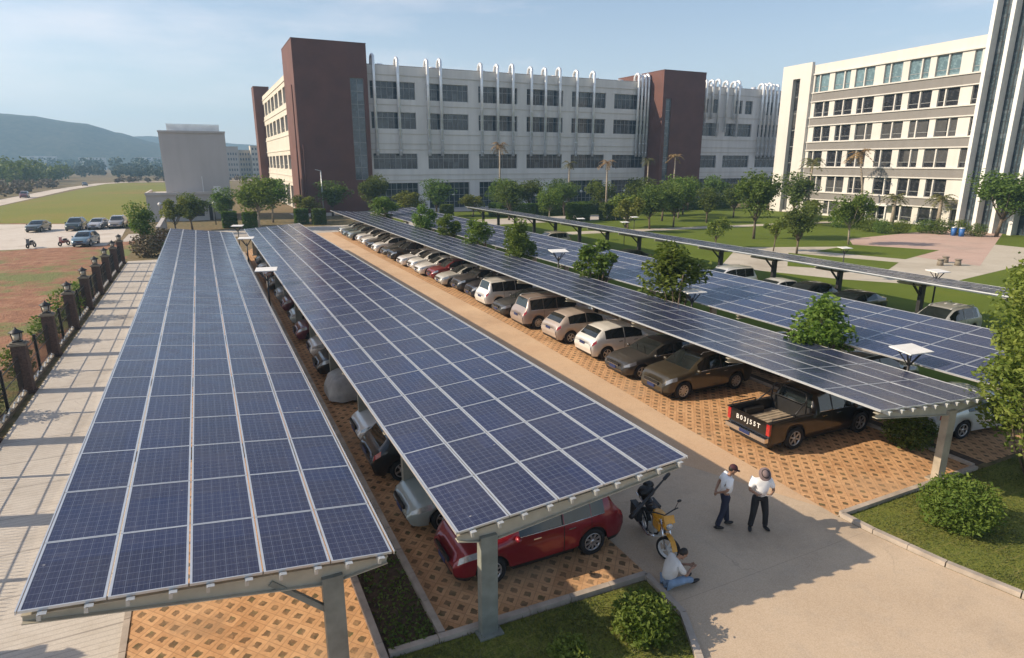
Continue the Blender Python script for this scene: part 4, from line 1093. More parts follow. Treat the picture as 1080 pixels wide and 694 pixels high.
fac=thing('factory_building','long pale grey four storey factory with brown towers and steel ducts','building',(60,140,0))
fac.location=(0,0,0)
F=Facade((29.35,122),(1,0)); LEN=116
ROW=[(20.4,23.5),(15.1,18.1),(7.7,10.6),(0.05,5.1)]
bays=[(.7+10.8*k,.7+10.8*k+8.6) for k in range(6)]+[(76.6+10.8*k,76.6+10.8*k+8.7) for k in range(4)]
holes=[]
for i,(a,b) in enumerate(bays):
    for r,(c,d) in enumerate(ROW):
        if i==3 and r==3: holes.append((a+1.2,a+3.8,.05,2.0)); continue
        if r==0 and i>=6: holes+= [(a+2.4,a+5,c,d),(a+6,a+8.4,c,d)]; continue
        holes.append((a,b,c,d))
b=MB(); F.wall(b,LEN,0,26.2,holes,.5)
SL=Facade((16.8,186),(0,-1)); sh=[]
for k in range(8):
    for c,d in ((20.2,23.2),(15.0,18.0),(7.6,10.4)): sh.append((1.2+7.6*k,1.2+7.6*k+5.9,c,d))
    sh.append((1.2+7.6*k,1.2+7.6*k+5.9,.05,4.4))
SL.wall(b,63.5,0,25.2,sh,.6,1)
# back, right side, roof and parapets
b.face([(16.8,186,0),(16.8,186,25.2),(145.35,186,25.2),(145.35,186,0)]); b.face([(145.35,122,0),(145.35,186,0),(145.35,186,25.2),(145.35,122,25.2)])
b.build('wall',[M['greywall'],M['creamwall']],fac)
b=MB(); b.face([(16.8,122.4,25.0),(145.3,122.4,25.0),(145.3,186,25.0),(16.8,186,25.0)]); b.box((87.3,122.25,26.26),(116.2,.5,.14)); b.build('roof',M['podium'],fac)
b=MB()
for z in (24.6,19.4,14.2,12.4,11.3,6.6,5.6): F.slab(b,.02,61.6,z-.07,z+.07,.1); F.slab(b,76,LEN,z-.07,z+.07,.1)
for z in (24.2,19.2,14.2,11.4,6.4,5.2): SL.slab(b,.1,63.3,z-.12,z+.12,.14)
b.build('cornice',M['creamwall'],fac)
for i,h in enumerate(holes):
    w_=h[1]-h[0]; g=M['wing'] if h[2]<1 else M['winf']
    F.window(fac,h,g,M['frame'],max(2,round(w_/1.08)),((h[2]+h[3])/2+.5,) if h[2]>1 else (1.3,2.6,3.9),.42,.075)
for h in sh: SL.window(fac,h,M['winf'],M['creamwall'],4,(h[2]+.9,),.5,.1)
b=MB(); a=bays[3][0]; F.slab(b,a+1.1,a+6.6,2.5,5.0,.08); F.slab(b,a+5,a+6.4,.05,2.2,.05); b.build('loading_door',M['whitebar'],fac)
def tower(x0,x1,y0,y1,z,wins,name='brown_tower'):
    b=MB(); T=Facade((x0,y0),(1,0)); T.wall(b,x1-x0,0,z,wins,.4)
    b.face([(x0,y1,0),(x0,y0,0),(x0,y0,z),(x0,y1,z)]); b.face([(x1,y0,0),(x1,y1,0),(x1,y1,z),(x1,y0,z)]); b.face([(x1,y1,0),(x0,y1,0),(x0,y1,z),(x1,y1,z)]); b.face([(x0,y0,z-.6),(x1,y0,z-.6),(x1,y1,z-.6),(x0,y1,z-.6)])
    o=b.build(name,M['brown'],fac)
    b=MB()
    for q,d in (((x0+x1)/2,'f'),): 
        b.box(((x0+x1)/2,y0+.2,z+.04),(x1-x0+.1,.5,.12)); b.box((x0+.2,(y0+y1)/2+.25,z+.04),(.5,y1-y0-.5,.12)); b.box((x1-.2,(y0+y1)/2+.25,z+.04),(.5,y1-y0-.5,.12))
    b.build('parapet',M['brown'],o)
    for h in wins: T.window(o,h,M['winfin'] if name=='brown_tower' else M['winf'],M['frame'],max(1,round((h[1]-h[0])/1.1)),[h[2]+(h[3]-h[2])*k/8 for k in range(1,8)],.3,.07)
tower(16.6,29.35,120.6,134,29.4,[(9.6,12.0,5.8,23.6)])
tower(93.2,105.0,116.8,134,28.3,[(.9,2.4,2.6,22.5)])
tower(14.9,18.6,182,188,27.6,[])
b=MB(); b.tube([(16.2,121.5,.1),(16.2,121.5,22)],.14,8); b.tube([(17.2,120.5,.1),(17.2,120.5,12)],.1,8); b.build('downpipe',M['brown'],fac)
for i,x in enumerate([30.7,35.2,41.0,43.6,52.1,55.6,59.0,63.2,66.5,69.9,74.1,78.3,90.0,90.95,91.9,92.75,109.5,111.5,113.5,116.0,118.5,119.8,127.6,128.9,130.2,131.5,132.8]):
    z0=10.2 if i<16 or i>21 else (17.5,19,15,16,19,15)[i-16]; y=121.35; zt=26.9+(.25 if i%3==0 else 0)
    m=MB(); r=.3
    m.tube([(x,y,z0),(x,y,zt),(x,y+.18,zt+.5),(x,y+.7,zt+.75),(x,y+1.3,zt+.55),(x,y+1.6,zt+.1),(x,y+1.7,25.1)],r,10)
    for z in range(int(z0)+1,26,2): m.tube([(x,y,z),(x,y,z+.12)],r+.03,10)
    m.box((x,y+.32,z0+.5),(.5,.3,.06)); m.build('duct',M['duct'],fac)
for i in range(9):
    m=MB(); x=33+i*9.2+(i%3)*1.3; m.cyl((x,126,25.05),.5,1.5,10); m.cyl((x,126,26.55),.75,.4,10); m.box((x+1.8,126.5,25.6),(1.8,1.4,1.1)); m.build('roof_fan',M['duct'],fac)
for i in range(7):
    m=MB(); x=107+i*4.6; m.cyl((x,127,25.05),.6,2.4,10); m.box((x+2,127.5,26),(2.0,1.6,1.9)); m.build('roof_fan',M['duct'],fac)

off=thing('office_building','white six storey office block with grey bands and a finned glass tower','building')
ov=Vector((95-98.7,52-88.8,0)).normalized()
OF=Facade((98.7,88.8),(ov.x,ov.y)); U=37.2
oh=[]; wl=[]
bands=[(19.2,20.5),(15.2,16.4),(11.1,12.3),(6.85,8.05),(2.75,3.85)]
rows=[(20.7,23.5),(16.6,19.02),(12.5,14.98),(8.25,10.9),(4.05,6.65),(.3,2.55)]
q=random.Random(5)
for ri,(c,d) in enumerate(rows):
    u=7.0+(.0,.5,.9,.3,.8,.4)[ri]; k=ri
    while u<U-1.5:
        for wv in ((1.0,1.9),(1.9,1.1),(1.7,1.7))[k%3]:
            if u+wv>U-.3: break
            oh.append((u,u+wv,c,d,ri)); u+=wv+.2
        u+=(.9,1.5,.75)[(k*2+ri)%3]; k+=1
strip=(2.4,4.1,.3,23.2,9)
b=MB(); OF.wall(b,U,0,25.2,[h[:4] for h in oh+[strip]],.35)
bk=[OF.P(0,0,-16),OF.P(U+15,0,-16)]
e0,e1=OF.P(0,0),OF.P(U,0); Z=Vector((0,0,25.2))
b.face([bk[0],e0,e0+Z,bk[0]+Z]); b.face([bk[1],bk[0],bk[0]+Z,bk[1]+Z])
b.build('wall',M['officewall'],off)
b=MB(); b.face([e0+Z-Vector((0,0,.4)),e1+Z-Vector((0,0,.4)),bk[1]+Z-Vector((0,0,.4)),bk[0]+Z-Vector((0,0,.4))]); b.build('roof',M['podium'],off)
b=MB()
for c,d in bands: OF.slab(b,6.9,U,c,d,.12)
b.build('grey_band',M['greyband'],off)
b=MB()
for c,d in bands: OF.slab(b,6.75,U,d,d+.18,.3); OF.slab(b,6.75,U,c-.16,c,.26)
OF.slab(b,6.75,U,23.55,23.75,.26)
b.build('ledge',M['officewall'],off)
b=MB(); OF.slab(b,-.25,2.4,0,25.7,.55); OF.slab(b,4.1,6.55,0,25.7,.55); OF.slab(b,2.4,4.1,23.3,25.7,.55); b.build('end_pylon',M['officewall'],off)
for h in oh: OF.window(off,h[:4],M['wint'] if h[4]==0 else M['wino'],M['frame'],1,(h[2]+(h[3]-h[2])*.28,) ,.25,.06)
OF.window(off,strip[:4],M['wino'],M['frame'],1,[.3+2.86*k for k in range(1,8)],.25,.08)
b=MB(); OF.slab(b,22,26,2.45,2.7,1.8); OF.slab(b,22.2,22.4,0,2.45,1.7,0,1.5); OF.slab(b,25.6,25.8,0,2.45,1.7,0,1.5); b.build('porch',M['whitebar'],off)
# finned tower
tw=MB(); T0=U+.02; TL=15; TZ=34
c=[OF.P(T0,0,1.2),OF.P(T0+TL,0,1.2),OF.P(T0+TL,0,-16),OF.P(T0,0,-16)]; up=Vector((0,0,TZ))
tw.face([c[0],c[1],c[1]+up,c[0]+up],0,[(0,0),(TL,0),(TL,TZ),(0,TZ)])
for i in (1,2,3): tw.face([c[i],c[(i+1)%4],c[(i+1)%4]+up,c[i]+up],1)
tw.face([p+up for p in c],1)
for z in range(1,24): OF.slab(tw,T0,T0+TL,z*1.4-.03,z*1.4+.03,1.22,2,1.15)
for k in range(1,13): OF.slab(tw,T0+k*1.15-.04,T0+k*1.15+.04,.1,TZ-.1,1.24,2,1.16)
t=tw.build('glass_tower',[M['winfin'],M['officewall'],M['dark']],off)
for k,u in enumerate((.3,2.6,4.9,7.2,9.5,12)):
    m=MB(); OF.slab(m,T0+u-.24,T0+u+.24,0,TZ+.8,2.4,0,1.27); m.build('fin',M['whitebar'],t)

blk=thing('utility_block','plain windowless grey block on a low podium left of the factory','building')
b=MB(); b.box((-3.1,119.5,2.05),(9.2,13,4.1)); b.box((-3.1,112.9,4.25),(9.4,.3,.4)); b.box((-7.6,119.5,4.25),(.3,12.8,.4)); b.build('podium',M['podium'],blk)
b=MB(); V=[]
for z,e in ((4.1,.0),(13.7,.35)):
    V+=[(-4.9-e*.2,115.2,z),(4.4+e*.2,115.2,z),(4.4+e*.2,127,z),(-4.9-e*.2,127,z)]
b.faces_idx(V,[(0,1,5,4),(1,2,6,5),(2,3,7,6),(3,0,4,7),(4,5,6,7)]); b.box((2.95,121,2.05),(2.8,11.6,4.08)); b.box((-.25,115.1,13.6),(9.6,.2,.3)); b.build('wall',M['podium'],blk)
b=MB()
for k in range(30): b.box((-3.6+k*.25,115.9,14.3),(.12,.08,1.0))
b.box((0,115.9,14.75),(7.6,.12,.1)); b.box((0,116.1,14.2),(7.5,.04,.9)); b.build('roof_rack',M['duct'],blk)
b=MB(); b.box((-2.6,112.97,1.5),(5.5,.06,1.6)); b.box((1.1,112.93,1.3),(.5,.1,2.6)); b.build('opening',M['black'],blk)
b=MB(); b.box((.4,115.05,5.5),(.12,.1,2.6)); b.box((2.4,112.9,4.8),(1.0,.6,1.0)); b.build('vent_box',M['whitebar'],blk)
lw=thing('boundary_wall','pale weathered low wall beside the twiggy shrubs at the path end','wall'); b=MB(); b.box((-4.6,86,1.1),(.3,16,2.2)); b.box((-4.6,86,2.24),(.42,16.1,.08)); b.build('wall',M['podium'],lw)
GA='distant apartment blocks'
for i,(x,y,wd,dp,h,lb,c) in enumerate([(19,420,6.5,12,17.6,'pale far apartment block, leftmost of those beside the grey block',(.42,.38,.34)),(26.3,430,7,12,15.8,'cream far apartment block, middle of those beside the grey block',(.55,.48,.38)),(33.5,425,8,12,18.3,'cream far apartment block partly behind the factory end',(.55,.5,.42)),(12,500,10,12,13,'low grey far building just right of the grey block',(.4,.4,.4)),
    (-110,900,26,12,14,'tiny pale far house under the hill at the left',(.6,.58,.55)),(-60,1000,30,12,15,'tiny pale far house under the hill by the grey block',(.6,.58,.55)),(-170,950,34,12,16,'tiny pale far house below the hill crest',(.62,.6,.56))]):
    o=thing('apartment_building',lb,'building',(x,y,0),0,GA); A=Facade((-wd/2,-dp/2),(1,0)); hl=[]
    nf=max(3,int(h/3)); nc=4
    for f in range(nf):
        for k in range(nc): hl.append((.6+k*(wd-1)/nc,.6+k*(wd-1)/nc+(wd-1)/nc*.6,f*3+.9,f*3+2.4))
    m=MB(); A.wall(m,wd,0,h,[hh for hh in hl if hh[3]<h],.3); m.box((0,0.2,h/2),(wd-.02,dp-1.2,h-.02)); m.box((0,0,h+.1),(wd+.4,dp+.4,.2)); mt=wall_mat('far_wall',c); m.build('wall',mt,o)
    for hh in hl:
        if hh[3]<h: A.window(o,hh,M['winf'],M['frame'],2,(),.28,.08)

# ------------------------------------------------------------------ hills and far vegetation
def hills(name,Y0,Y1,x0,x1,pts,seed,col):
    from mathutils import noise as mn
    nx,ny=150,26; V=[];Fc=[]
    def hgt(x):
        for (a,za),(c,zc) in zip(pts,pts[1:]):
            if x<=c: t=(x-a)/(c-a); t=t*t*(3-2*t)*.5+t*.5; return lerp(za,zc,t)
        return pts[-1][1]
    for j in range(ny+1):
        for i in range(nx+1):
            x=lerp(x0,x1,i/nx); t=j/ny; y=lerp(Y0,Y1,t); s=math.sin(PI*min(1,t*1.0))**.8 if t<.5 else 1-(t-.5)*.8
            n=mn.fractal(Vector((x/170+seed,y/170,0)),.8,2.1,5)
            V.append((x,y,-2+hgt(x)*s*(1+.0*n)+n*9*s))
    for j in range(ny):
        for i in range(nx): a=j*(nx+1)+i; Fc.append((a,a+1,a+nx+2,a+nx+1))
    m=MB(); m.faces_idx(V,Fc,0,True); return tag(m.build(name,col),kind='structure')
M['hill']=grass_mat('wooded_hill',[(.3,(.022,.035,.02)),(.5,(.04,.052,.025)),(.7,(.085,.075,.045))],.012,.12)
hills('hill',1150,1650,-1500,420,[(-1500,60),(-700,112),(-450,104),(-330,96),(-270,90),(-175,76),(-115,56),(-60,40),(0,26),(420,18)],3,M['hill'])
hills('far_hill',1650,2150,-2400,2400,[(-2400,70),(-600,70),(-100,72),(60,62),(200,54),(420,50),(900,54),(2400,40)],8,M['hill'])
def foliage_mass(name,label,area,n,hh,leaf,mat,seed,cl=60):
    q=random.Random(seed); b=MB(); C=[]
    for i in range(cl):
        x=q.uniform(area[0],area[1]); y=q.uniform(area[2],area[3]); h=q.uniform(.5,1)*hh; C.append((x,y,h))
    for i in range(n):
        x,y,h=C[q.randrange(cl)]; v=Vector((q.gauss(0,1),q.gauss(0,1),q.gauss(0,1))); v.normalize(); v*=q.random()**.4
        p=Vector((x+v.x*h*.6,y+v.y*h*.6,max(.1,h*.52+v.z*h*.5))); l=leaf*q.uniform(.6,1.3); leaf_quad(b,p,l,l*.7,q)
    return tag(b.build(name,M[mat]),label,'vegetation',None,'stuff')
foliage_mass('scrub','brownish purple scrub on the bank left of the dirt road',(-95,-47,180,300),9000,3.6,.9,'scrub',1,150)
foliage_mass('wood','dark evergreen wood behind the scrub at the far left',(-150,-62,300,400),12000,12,1.5,'leafdark',2,60)
foliage_mass('wood','hazy dark trees beyond the grass field below the hill',(-120,25,400,620),12000,8,1.5,'leaffar',3,75)
foliage_mass('wood','far belt of hazy trees at the foot of the hill',(-330,240,600,1000),18000,14,3,'leaffar',4,150)
foliage_mass('scrub','low brown scrub along the far edge of the grass field',(-34,40,335,362),5000,3,.8,'scrub',5,60)

# haze: one closed box of thin air round everything on the ground
b=MB(); b.box((0,925,70),(5300,2550,146)); hz=b.build('haze',[]); hm=bpy.data.materials.new('haze'); hm.use_nodes=True; nt=hm.node_tree
nt.nodes.remove(nt.nodes['Principled BSDF']); pv=nd(nt,'ShaderNodeVolumePrincipled'); pv.inputs['Color'].default_value=(.42,.7,1,1); pv.inputs['Density'].default_value=.0005; pv.inputs['Anisotropy'].default_value=.2
nt.links.new(pv.outputs[0],nt.nodes['Material Output'].inputs['Volume']); hz.data.materials.append(hm); tag(hz,kind='stuff'); tag(hz,'pale blue haze lying over the far hills','haze')

# ------------------------------------------------------------------ people
M['skin']=plain('skin',(.3,.17,.11),.6,0,.1,9)
M['hair']=plain('black_hair',(.012,.01,.009),.6,0,.3,30)
M['shirt']=plain('white_shirt',(.82,.82,.82),.8,0,.05,5,bmp=.2)
M['shirtg']=plain('off_white_shirt',(.66,.65,.63),.8,0,.08,5,bmp=.2)
M['navy']=plain('navy_trousers',(.018,.022,.045),.85,0,.2,5,bmp=.2)
M['blackcloth']=plain('black_trousers',(.016,.016,.018),.85,0,.2,5,bmp=.2)
M['denim']=plain('pale_denim',(.2,.29,.42),.85,0,.2,6,bmp=.2)
M['capred']=plain('dark_maroon_cap',(.05,.012,.018),.8,0,.15,6)
M['hat']=plain('mauve_grey_hat',(.17,.125,.125),.85,0,.2,7)
M['paper']=plain('paper',(.68,.68,.66),.7,0,.05,8)
M['eye']=plain('eye',(.02,.015,.012),.2,0,.1,9)
def skin_grow(name,chains,mat,sub=1,parent=None,extra=None):
    """chains of (point, radius): grown into one continuous surface"""
    bm=bmesh.new(); lay=bm.verts.layers.skin.verify(); D={}
    def V(p,r):
        k=tuple(round(c,3) for c in p)
        if k not in D:
            D[k]=bm.verts.new(p); D[k][lay].radius=(r,r) if not isinstance(r,tuple) else r
        return D[k]
    for ch in chains:
        vs=[V(p,r) for p,r in ch]
        for a,b in zip(vs,vs[1:]):
            if a is not b and not bm.edges.get((a,b)): bm.edges.new((a,b))
    seen=set()
    for v in bm.verts:
        if v in seen: continue
        v[lay].use_root=True; st=[v]
        while st:
            u=st.pop()
            if u in seen: continue
            seen.add(u); st+= [e.other_vert(u) for e in u.link_edges]
    me=bpy.data.meshes.new(name); bm.to_mesh(me); bm.free()
    o=bpy.data.objects.new(name,me); COL.objects.link(o)
    o.modifiers.new('s','SKIN').use_smooth_shade=True
    ss=o.modifiers.new('u','SUBSURF'); ss.levels=sub; ss.render_levels=sub
    dg=bpy.context.evaluated_depsgraph_get(); m2=bpy.data.meshes.new_from_object(o.evaluated_get(dg)); bpy.data.objects.remove(o)
    m2.name=name; m2.materials.clear(); m2.materials.append(mat)
    if extra:
        b=bmesh.new(); b.from_mesh(m2); x=extra.mesh('x',[mat]); b.from_mesh(x); b.to_mesh(m2); b.free()
    m2.polygons.foreach_set('use_smooth',[True]*len(m2.polygons))
    return link(name,m2,parent)
def hand(ch,wr,dirv,curl,side):
    """palm, five fingers of different lengths and a thumb"""
    d=Vector(dirv).normalized(); s=d.cross(Vector(curl)).normalized(); c=Vector(curl).normalized(); w=Vector(wr)
    palm=w+d*.055; ch.append([(tuple(w),.026),(tuple(palm),.032),(tuple(palm+d*.03),.03)])
    for i,(o,l) in enumerate(((-.03,.062),(-.01,.075),(.01,.07),(.03,.055))):
        a=palm+d*.02+s*o; b_=a+d*l*.55+c*.008; e=b_+d*l*.35+c*.03
        ch.append([(tuple(a),.0095),(tuple(b_),.009),(tuple(e),.0075)])
    a=w+d*.03+s*(-.028*side); b_=a+d*.025-s*(.03*side)+c*.008; e=b_+d*.03+c*.018
    ch.append([(tuple(a),.011),(tuple(b_),.01),(tuple(e),.008)])
def head_mb(c,tilt,yaw=0):
    m=MB(); T=Matrix.Rotation(yaw,3,'Z')@Matrix.Rotation(tilt,3,'Y')
    def A(p): return Vector(c)+T@Vector(p)
    m.ball(c,(.098,.077,.12),0,14,T); m.ball(A((.03,0,-.045)),(.066,.056,.075),0,12,T)
    m.ball(A((.102,0,-.012)),(.019,.014,.026),0,8,T); m.ball(A((.085,0,-.058)),(.013,.026,.011),0,8,T); m.ball(A((.075,0,-.105)),(.024,.028,.018),0,8,T)
    for s in(1,-1): m.ball(A((-.005,s*.078,-.01)),(.02,.012,.032),0,8,T)
    return m,A,T
def person(label,loc,rz,J,top,bottom,hat,shoe,tilt=.5,z=.008,yaw=0):
    r=thing('person',label,'person',(loc[0],loc[1],z),rz)
    hc=J['head']; hm_,A,T=head_mb(hc,tilt,yaw)
    ch=[[(J['pelvis'],.07),(J['chest'],.085),(J['neck'],.05),(tuple(Vector(J['neck']).lerp(Vector(hc),.6)),.046)]]
    for s in'LR':
        ch.append([(J['chest'],.085),(J['sh'+s],.05),(J['el'+s],.041),(J['wr'+s],.027)])
        hand(ch,J['wr'+s],J['hd'+s],J['hc'+s],1 if s=='R' else -1)
        ch.append([(J['pelvis'],.07),(J['hip'+s],.065),(J['kn'+s],.05),(J['an'+s],.035)])
    skin_grow('body',ch,M['skin'],1,r,hm_)
    P=Vector(J['pelvis']);C=Vector(J['chest'])
    sh=[[(tuple(P+(C-P)*.02),(.145,.185)),(tuple(P+(C-P)*.5),(.14,.175)),(J['chest'],(.145,.19)),(tuple(Vector(J['chest']).lerp(Vector(J['neck']),.75)),(.07,.08))]]
    for s in'LR':
        e=Vector(J['sh'+s]).lerp(Vector(J['el'+s]),.82); sh.append([(J['chest'],(.145,.19)),(J['sh'+s],.088),(tuple(e),.076)])
    skin_grow('shirt',sh,M[top],1,r)
    tr=[]
    for s in'LR':
        tr.append([(tuple(P+Vector((0,0,.03))),.115),(J['hip'+s],.115),(tuple(Vector(J['hip'+s]).lerp(Vector(J['kn'+s]),.55)),.1),(J['kn'+s],.084),(tuple(Vector(J['kn'+s]).lerp(Vector(J['an'+s]),.6)),.076),(J['an'+s],.074)])
    skin_grow('trousers',tr,M[bottom],1,r)
    
    for s in'LR':
        a=Vector(J['an'+s]); f=Vector(J['ft'+s]).normalized(); m=MB()
        yw=math.atan2(f.y,f.x); Tm=Matrix.Rotation(yw,3,'Z')@Matrix.Rotation(-math.asin(max(-1,min(1,f.z))),3,'Y')
        m.ball(a+f*.055+Vector((0,0,-.04)),(.135,.05,.042),0,12,Tm); m.ball(a+Vector((0,0,-.03)),(.055,.045,.05),0,10)
        m.build('shoe',M[shoe],r)
    h=MB(); h.ball(A((-.022,0,.022)),(.095,.083,.108),0,14,T); h.build('hair',M['hair'],r)
    for s in(1,-1):
        e=MB(); e.ball(A((.09,s*.032,.008)),(.009,.014,.008),0,8,T); e.build('eye',M['eye'],r)
    if hat:
        m=MB()
        if hat=='cap':
            m.ball(A((-.01,0,.06)),(.108,.09,.085),0,14,T)
            V=[]; 
            for k in range(9):
                t=-1+2*k/8; V.append(A((.075+.1*math.sqrt(max(0,1-t*t)),t*.075,.045-.02*abs(t)))); 
            top_=[v+T@Vector((0,0,.012)) for v in V]; m.face(top_); m.face(V[::-1])
            for i in range(8): m.face([V[i],V[i+1],top_[i+1],top_[i]])
            m.build('cap',M['capred'],r)
        else:
            m.ball(A((-.01,0,.07)),(.1,.085,.062),0,14,T); m.tube([A((-.01+.103*math.cos(k*PI/10),.088*math.sin(k*PI/10),.074)) for k in range(21)],.012,6,1)
            n=20; I=[];O=[]
            for k in range(n):
                t=2*PI*k/n; I.append(A((-.01+.1*math.cos(t),.085*math.sin(t),.065))); O.append(A((-.01+.17*math.cos(t),.155*math.sin(t),.03+.016*math.sin(3*t))))
            for k in range(n): 
                j=(k+1)%n; m.face([I[k],I[j],O[j],O[k]],0,None,True)
                dn=T@Vector((0,0,-.008)); m.face([O[k]+dn,O[j]+dn,I[j]+dn,I[k]+dn],0,None,True); m.face([O[k],O[j],O[j]+dn,O[k]+dn])
            m.build('hat',[M['hat'],M['blackcloth']],r)
    return r
J1=dict(pelvis=(-.02,0,.96),chest=(.0,0,1.3),neck=(.035,0,1.5),head=(.1,0,1.62),
 shL=(-.0,.19,1.42),elL=(-.12,.27,1.16),wrL=(-.24,.1,1.0),hdL=(-.3,-.6,-.5),hcL=(.4,0,-.3),
 shR=(.0,-.19,1.42),elR=(-.08,-.28,1.17),wrR=(-.26,-.08,1.02),hdR=(-.3,.6,-.5),hcR=(.4,0,-.3),
 hipL=(-.02,.095,.9),knL=(.06,.12,.5),anL=(.12,.14,.1),ftL=(1,.15,0),hipR=(-.02,-.095,.9),knR=(-.08,-.1,.49),anR=(-.2,-.1,.1),ftR=(1,-.1,0))
person('person in dark maroon cap, white polo shirt and navy trousers, hands behind the back',(11.02,10.42),R(-28),J1,'shirt','navy','cap','black',.45)
J2=dict(pelvis=(-.02,0,.93),chest=(.01,0,1.27),neck=(.04,0,1.47),head=(.11,0,1.58),
 shL=(0,.195,1.39),elL=(.02,.3,1.12),wrL=(.24,.16,1.12),hdL=(.6,-.7,.1),hcL=(0,-.3,.4),
 shR=(0,-.195,1.39),elR=(.02,-.3,1.12),wrR=(.24,-.15,1.11),hdR=(.6,.7,.1),hcR=(0,.3,.4),
 hipL=(-.02,.1,.88),knL=(.03,.16,.48),anL=(-.02,.2,.1),ftL=(1,.35,0),hipR=(-.02,-.1,.88),knR=(.04,-.15,.48),anR=(.02,-.19,.1),ftR=(1,-.3,0))
person('person in mauve brimmed hat and black trousers reading a paper held in both hands',(11.72,9.98),R(-118),J2,'shirt','blackcloth','hat','blackcloth',.85)
pp=MB(); pp.box((0,0,0),(.2,.27,.006),M=Matrix.Rotation(R(-28),3,'Y')); o=pp.build('paper_sheet',M['paper'])
o.location=(11.72+.31*math.cos(R(-118)),9.98+.31*math.sin(R(-118)),1.135); o.rotation_euler.z=R(-118); tag(o,'white sheet of paper held by the person in the brimmed hat','paper')
J3=dict(pelvis=(0,0,.15),chest=(.12,0,.5),neck=(.24,0,.68),head=(.35,0,.77),
 shL=(.16,.19,.62),elL=(.34,.2,.36),wrL=(.52,.08,.42),hdL=(.8,-.3,.1),hcL=(0,-.3,.6),
 shR=(.16,-.19,.62),elR=(.36,-.19,.34),wrR=(.55,-.04,.4),hdR=(.8,.2,.1),hcR=(0,.3,.6),
 hipL=(.02,.1,.14),knL=(.34,.2,.36),anL=(.52,.17,.08),ftL=(1,.1,.3),hipR=(.02,-.1,.13),knR=(.38,-.17,.24),anR=(.6,-.02,.08),ftR=(1,0,.2))
person('person sitting on the ground in an off white shirt and pale blue jeans',(8.2,9.2),R(-14),J3,'shirtg','denim',None,'black',.75,z=.03)

# ------------------------------------------------------------------ motorcycle
M['yellow']=plain('yellow_paint',(.62,.3,.02),.35,0,.15,8,coat=.5)
mc=thing('motorcycle','yellow and black motorcycle with pale front wheel being worked on beside the driveway','motorcycle',(8.85,9.95,.02),R(-103))
# local: nose along +x, front wheel near x=0
def moto_wheel(x,r,steer,rimcol):
    t=MB(); t.lathe([(r*.8,-.04),(r*.95,-.052),(r,-.02),(r,.02),(r*.95,.052),(r*.8,.04)],'y',26); o=t.build('wheel',M['rubber'],mc); o.location=(x,0,r); o.rotation_euler=(0,0,steer)
    w_=MB(); w_.lathe([(r*.83,-.04),(r*.72,-.03),(r*.72,.03),(r*.83,.04)],'y',24)
    for k in range(5):
        a=2*PI*k/5; w_.bar((0,0,0),(r*.76*math.cos(a),0,r*.76*math.sin(a)),.05,.03,0,(0,1,0))
    w_.lathe([(.001,-.05),(.05,-.05),(.05,.05),(.001,.05)],'y',12); w_.build('rim',rimcol,o); return o
moto_wheel(0,.3,R(38),M['whitebar']); moto_wheel(-1.3,.3,0,M['rim'])
def mp_(name,mat,fn): 
    b=MB(); fn(b); return b.build(name,M[mat],mc)
mp_('front_fork','chrome',lambda b:[b.tube([(0.02,s*.09,.3),(-.28,s*.1,.92)],.022,8) for s in(1,-1)])
mp_('front_mudguard','yellow',lambda b:[b.bar((.34*math.cos(R(20+i*20)),0,.3+.34*math.sin(R(20+i*20))),(.34*math.cos(R(40+i*20)),0,.3+.34*math.sin(R(40+i*20))),.12,.012) for i in range(6)])
mp_('frame','dark',lambda b:[b.tube([(-.25,0,.88),(-.4,s*.1,.45),(-.7,s*.13,.3),(-1.0,s*.1,.42),(-1.35,s*.13,.75)],.024,8) for s in(1,-1)]+[b.tube([(-.25,0,.88),(-.7,0,.78),(-1.35,0,.75)],.026,8)])
mp_('engine','galv',lambda b:[b.box((-.66,0,.42),(.32,.28,.24)),b.cyl((-.58,0,.5),.09,.22,12),*[b.box((-.58,0,.54+k*.03),(.25,.24,.012)) for k in range(6)]])
mp_('fuel_tank','yellow',lambda b:[b.ball((-.52,0,.84),(.27,.16,.14),0,14),b.box((-.36,.15,.74),(.3,.05,.2)),b.box((-.36,-.15,.74),(.3,.05,.2))])
mp_('headlight','yellow',lambda b:[b.ball((-.1,0,.86),(.12,.13,.14),0,12),b.box((-.06,0,1.02),(.04,.26,.18),M=Matrix.Rotation(R(-30),3,'Y'))])
mp_('lamp_lens','lightglass',lambda b:[b.ball((-.01,0,.86),(.04,.09,.09),0,12)])
mp_('seat','black',lambda b:[b.ball((-.95,0,.83),(.3,.14,.08),0,14),b.ball((-1.25,0,.87),(.2,.13,.07),0,12)])
mp_('rear_rack','chrome',lambda b:[b.tube([(-1.2,s*.13,.86),(-1.6,s*.13,.88),(-1.62,0,.88)],.014,6) for s in(1,-1)])
mp_('exhaust','chrome',lambda b:[b.tube([(-.5,-.14,.36),(-.7,-.18,.24),(-1.1,-.2,.3),(-1.6,-.2,.36)],[.024,.026,.045,.05],10)])
mp_('handlebar','dark',lambda b:[b.tube([(-.42,.4,1.06),(-.32,.22,1.08),(-.28,0,1.0),(-.32,-.22,1.08),(-.42,-.4,1.06)],.016,8)])
for s in(1,-1): mp_('mirror','black',lambda b:[b.tube([(-.33,s*.26,1.08),(-.3,s*.34,1.3)],.008,6),b.ball((-.3,s*.36,1.32),(.02,.06,.04),0,8)])
for s in(1,-1): mp_('side_box','dark',lambda b:[b.box((-1.3,s*.24,.55),(.42,.14,.34)),b.box((-1.3,s*.24,.73),(.44,.16,.03))])
mp_('side_stand','dark',lambda b:[b.bar((-.75,.12,.3),(-.8,.3,.0),.025,.025)])
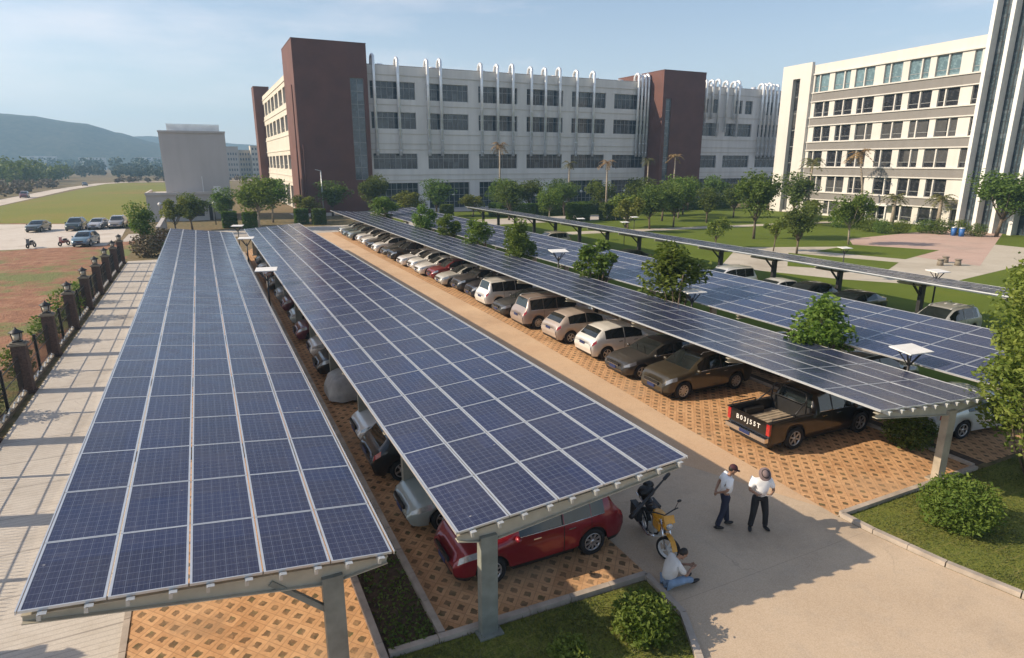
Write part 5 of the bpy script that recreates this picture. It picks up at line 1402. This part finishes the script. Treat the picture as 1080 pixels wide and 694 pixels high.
b=MB(); b.ball((0,0,.12),(.24,.19,.16),0,12); b.ball((.1,.05,.25),(.15,.13,.1),0,10); o=b.build('bag',M['black']); o.location=(9.22,11.32,.9); tag(o,'round black bag strapped on the back of the yellow motorcycle','bag')
b=MB(); b.tube([(-.95,0,0),(-.7,0,0),(.7,0,.06),(.72,0,.06),(.98,0,.07)],[.06,.05,.02,.045,.05],8); o=b.build('pole',M['dark']); o.location=(9.14,11.05,1.04); o.rotation_euler=(0,R(-9),R(24)); tag(o,'long dark pole with thick ends lying across the yellow motorcycle','pole')

# two scooters on the far left lot, bins by the office
def scooter(label,x,y,rz,c):
    r=thing('scooter',label,'scooter',(x,y,.014),rz,'scooters on the far left lot')
    for xx in(0,1.2):
        b=MB(); b.lathe([(.15,-.05),(.25,-.05),(.27,0),(.25,.05),(.15,.05)],'y',16); o=b.build('wheel',M['rubber'],r); o.location=(xx,0,.27)
    b=MB(); b.box((.75,0,.5),(.8,.3,.3)); b.box((.35,0,.36),(.5,.3,.06)); b.bar((.1,0,.3),(.2,0,1.0),.3,.06); b.build('body',c,r)
    b=MB(); b.ball((.8,0,.72),(.36,.15,.09),0,10); b.build('seat',M['black'],r)
    b=MB(); b.tube([(.22,.34,1.05),(.18,0,.98),(.22,-.34,1.05)],.02,6); b.build('handlebar',M['dark'],r)
scooter('dark scooter standing on the far left lot, left of the two',-17.4,83.4,R(70),paint('scooter_paint',(.03,.03,.035)))
scooter('reddish scooter standing on the far left lot, nearer the lone hatchback',-14.6,84.0,R(60),paint('scooter_paint',(.2,.05,.04)))
for i,(x,y,lb) in enumerate([(85.0,47.6,'left'),(84.9,46.6,'right')]):
    r=thing('litter_bin','blue litter bin beside the office bushes, the %s one of two'%lb,'bin',(x,y,0),.1,'blue litter bins'); b=MB(); b.tube([(0,0,0),(0,0,1.0)],[.3,.36],4); b.build('bin_body',plain('blue_plastic',(.03,.12,.35),.5),r); b=MB(); b.tube([(0,0,1.0),(0,0,1.12)],[.4,.3],4); b.build('lid',M['galv'],r)
for i,(x,y,lb) in enumerate([(59.2,33.8,'left'),(60.6,33.1,'middle'),(61.3,34.6,'right')]):
    r=thing('stone_stool','pale stone stool on the lawn behind the farthest carport, %s of three'%lb,'stool',(x,y,0),0,'pale stone seats on the lawn'); r.name='stone_stool'; b=MB(); b.cyl((0,0,0),.28,.5,10,0,.22); b.cyl((0,0,.5),.3,.08,12); b.build('seat',M['cap'],r)
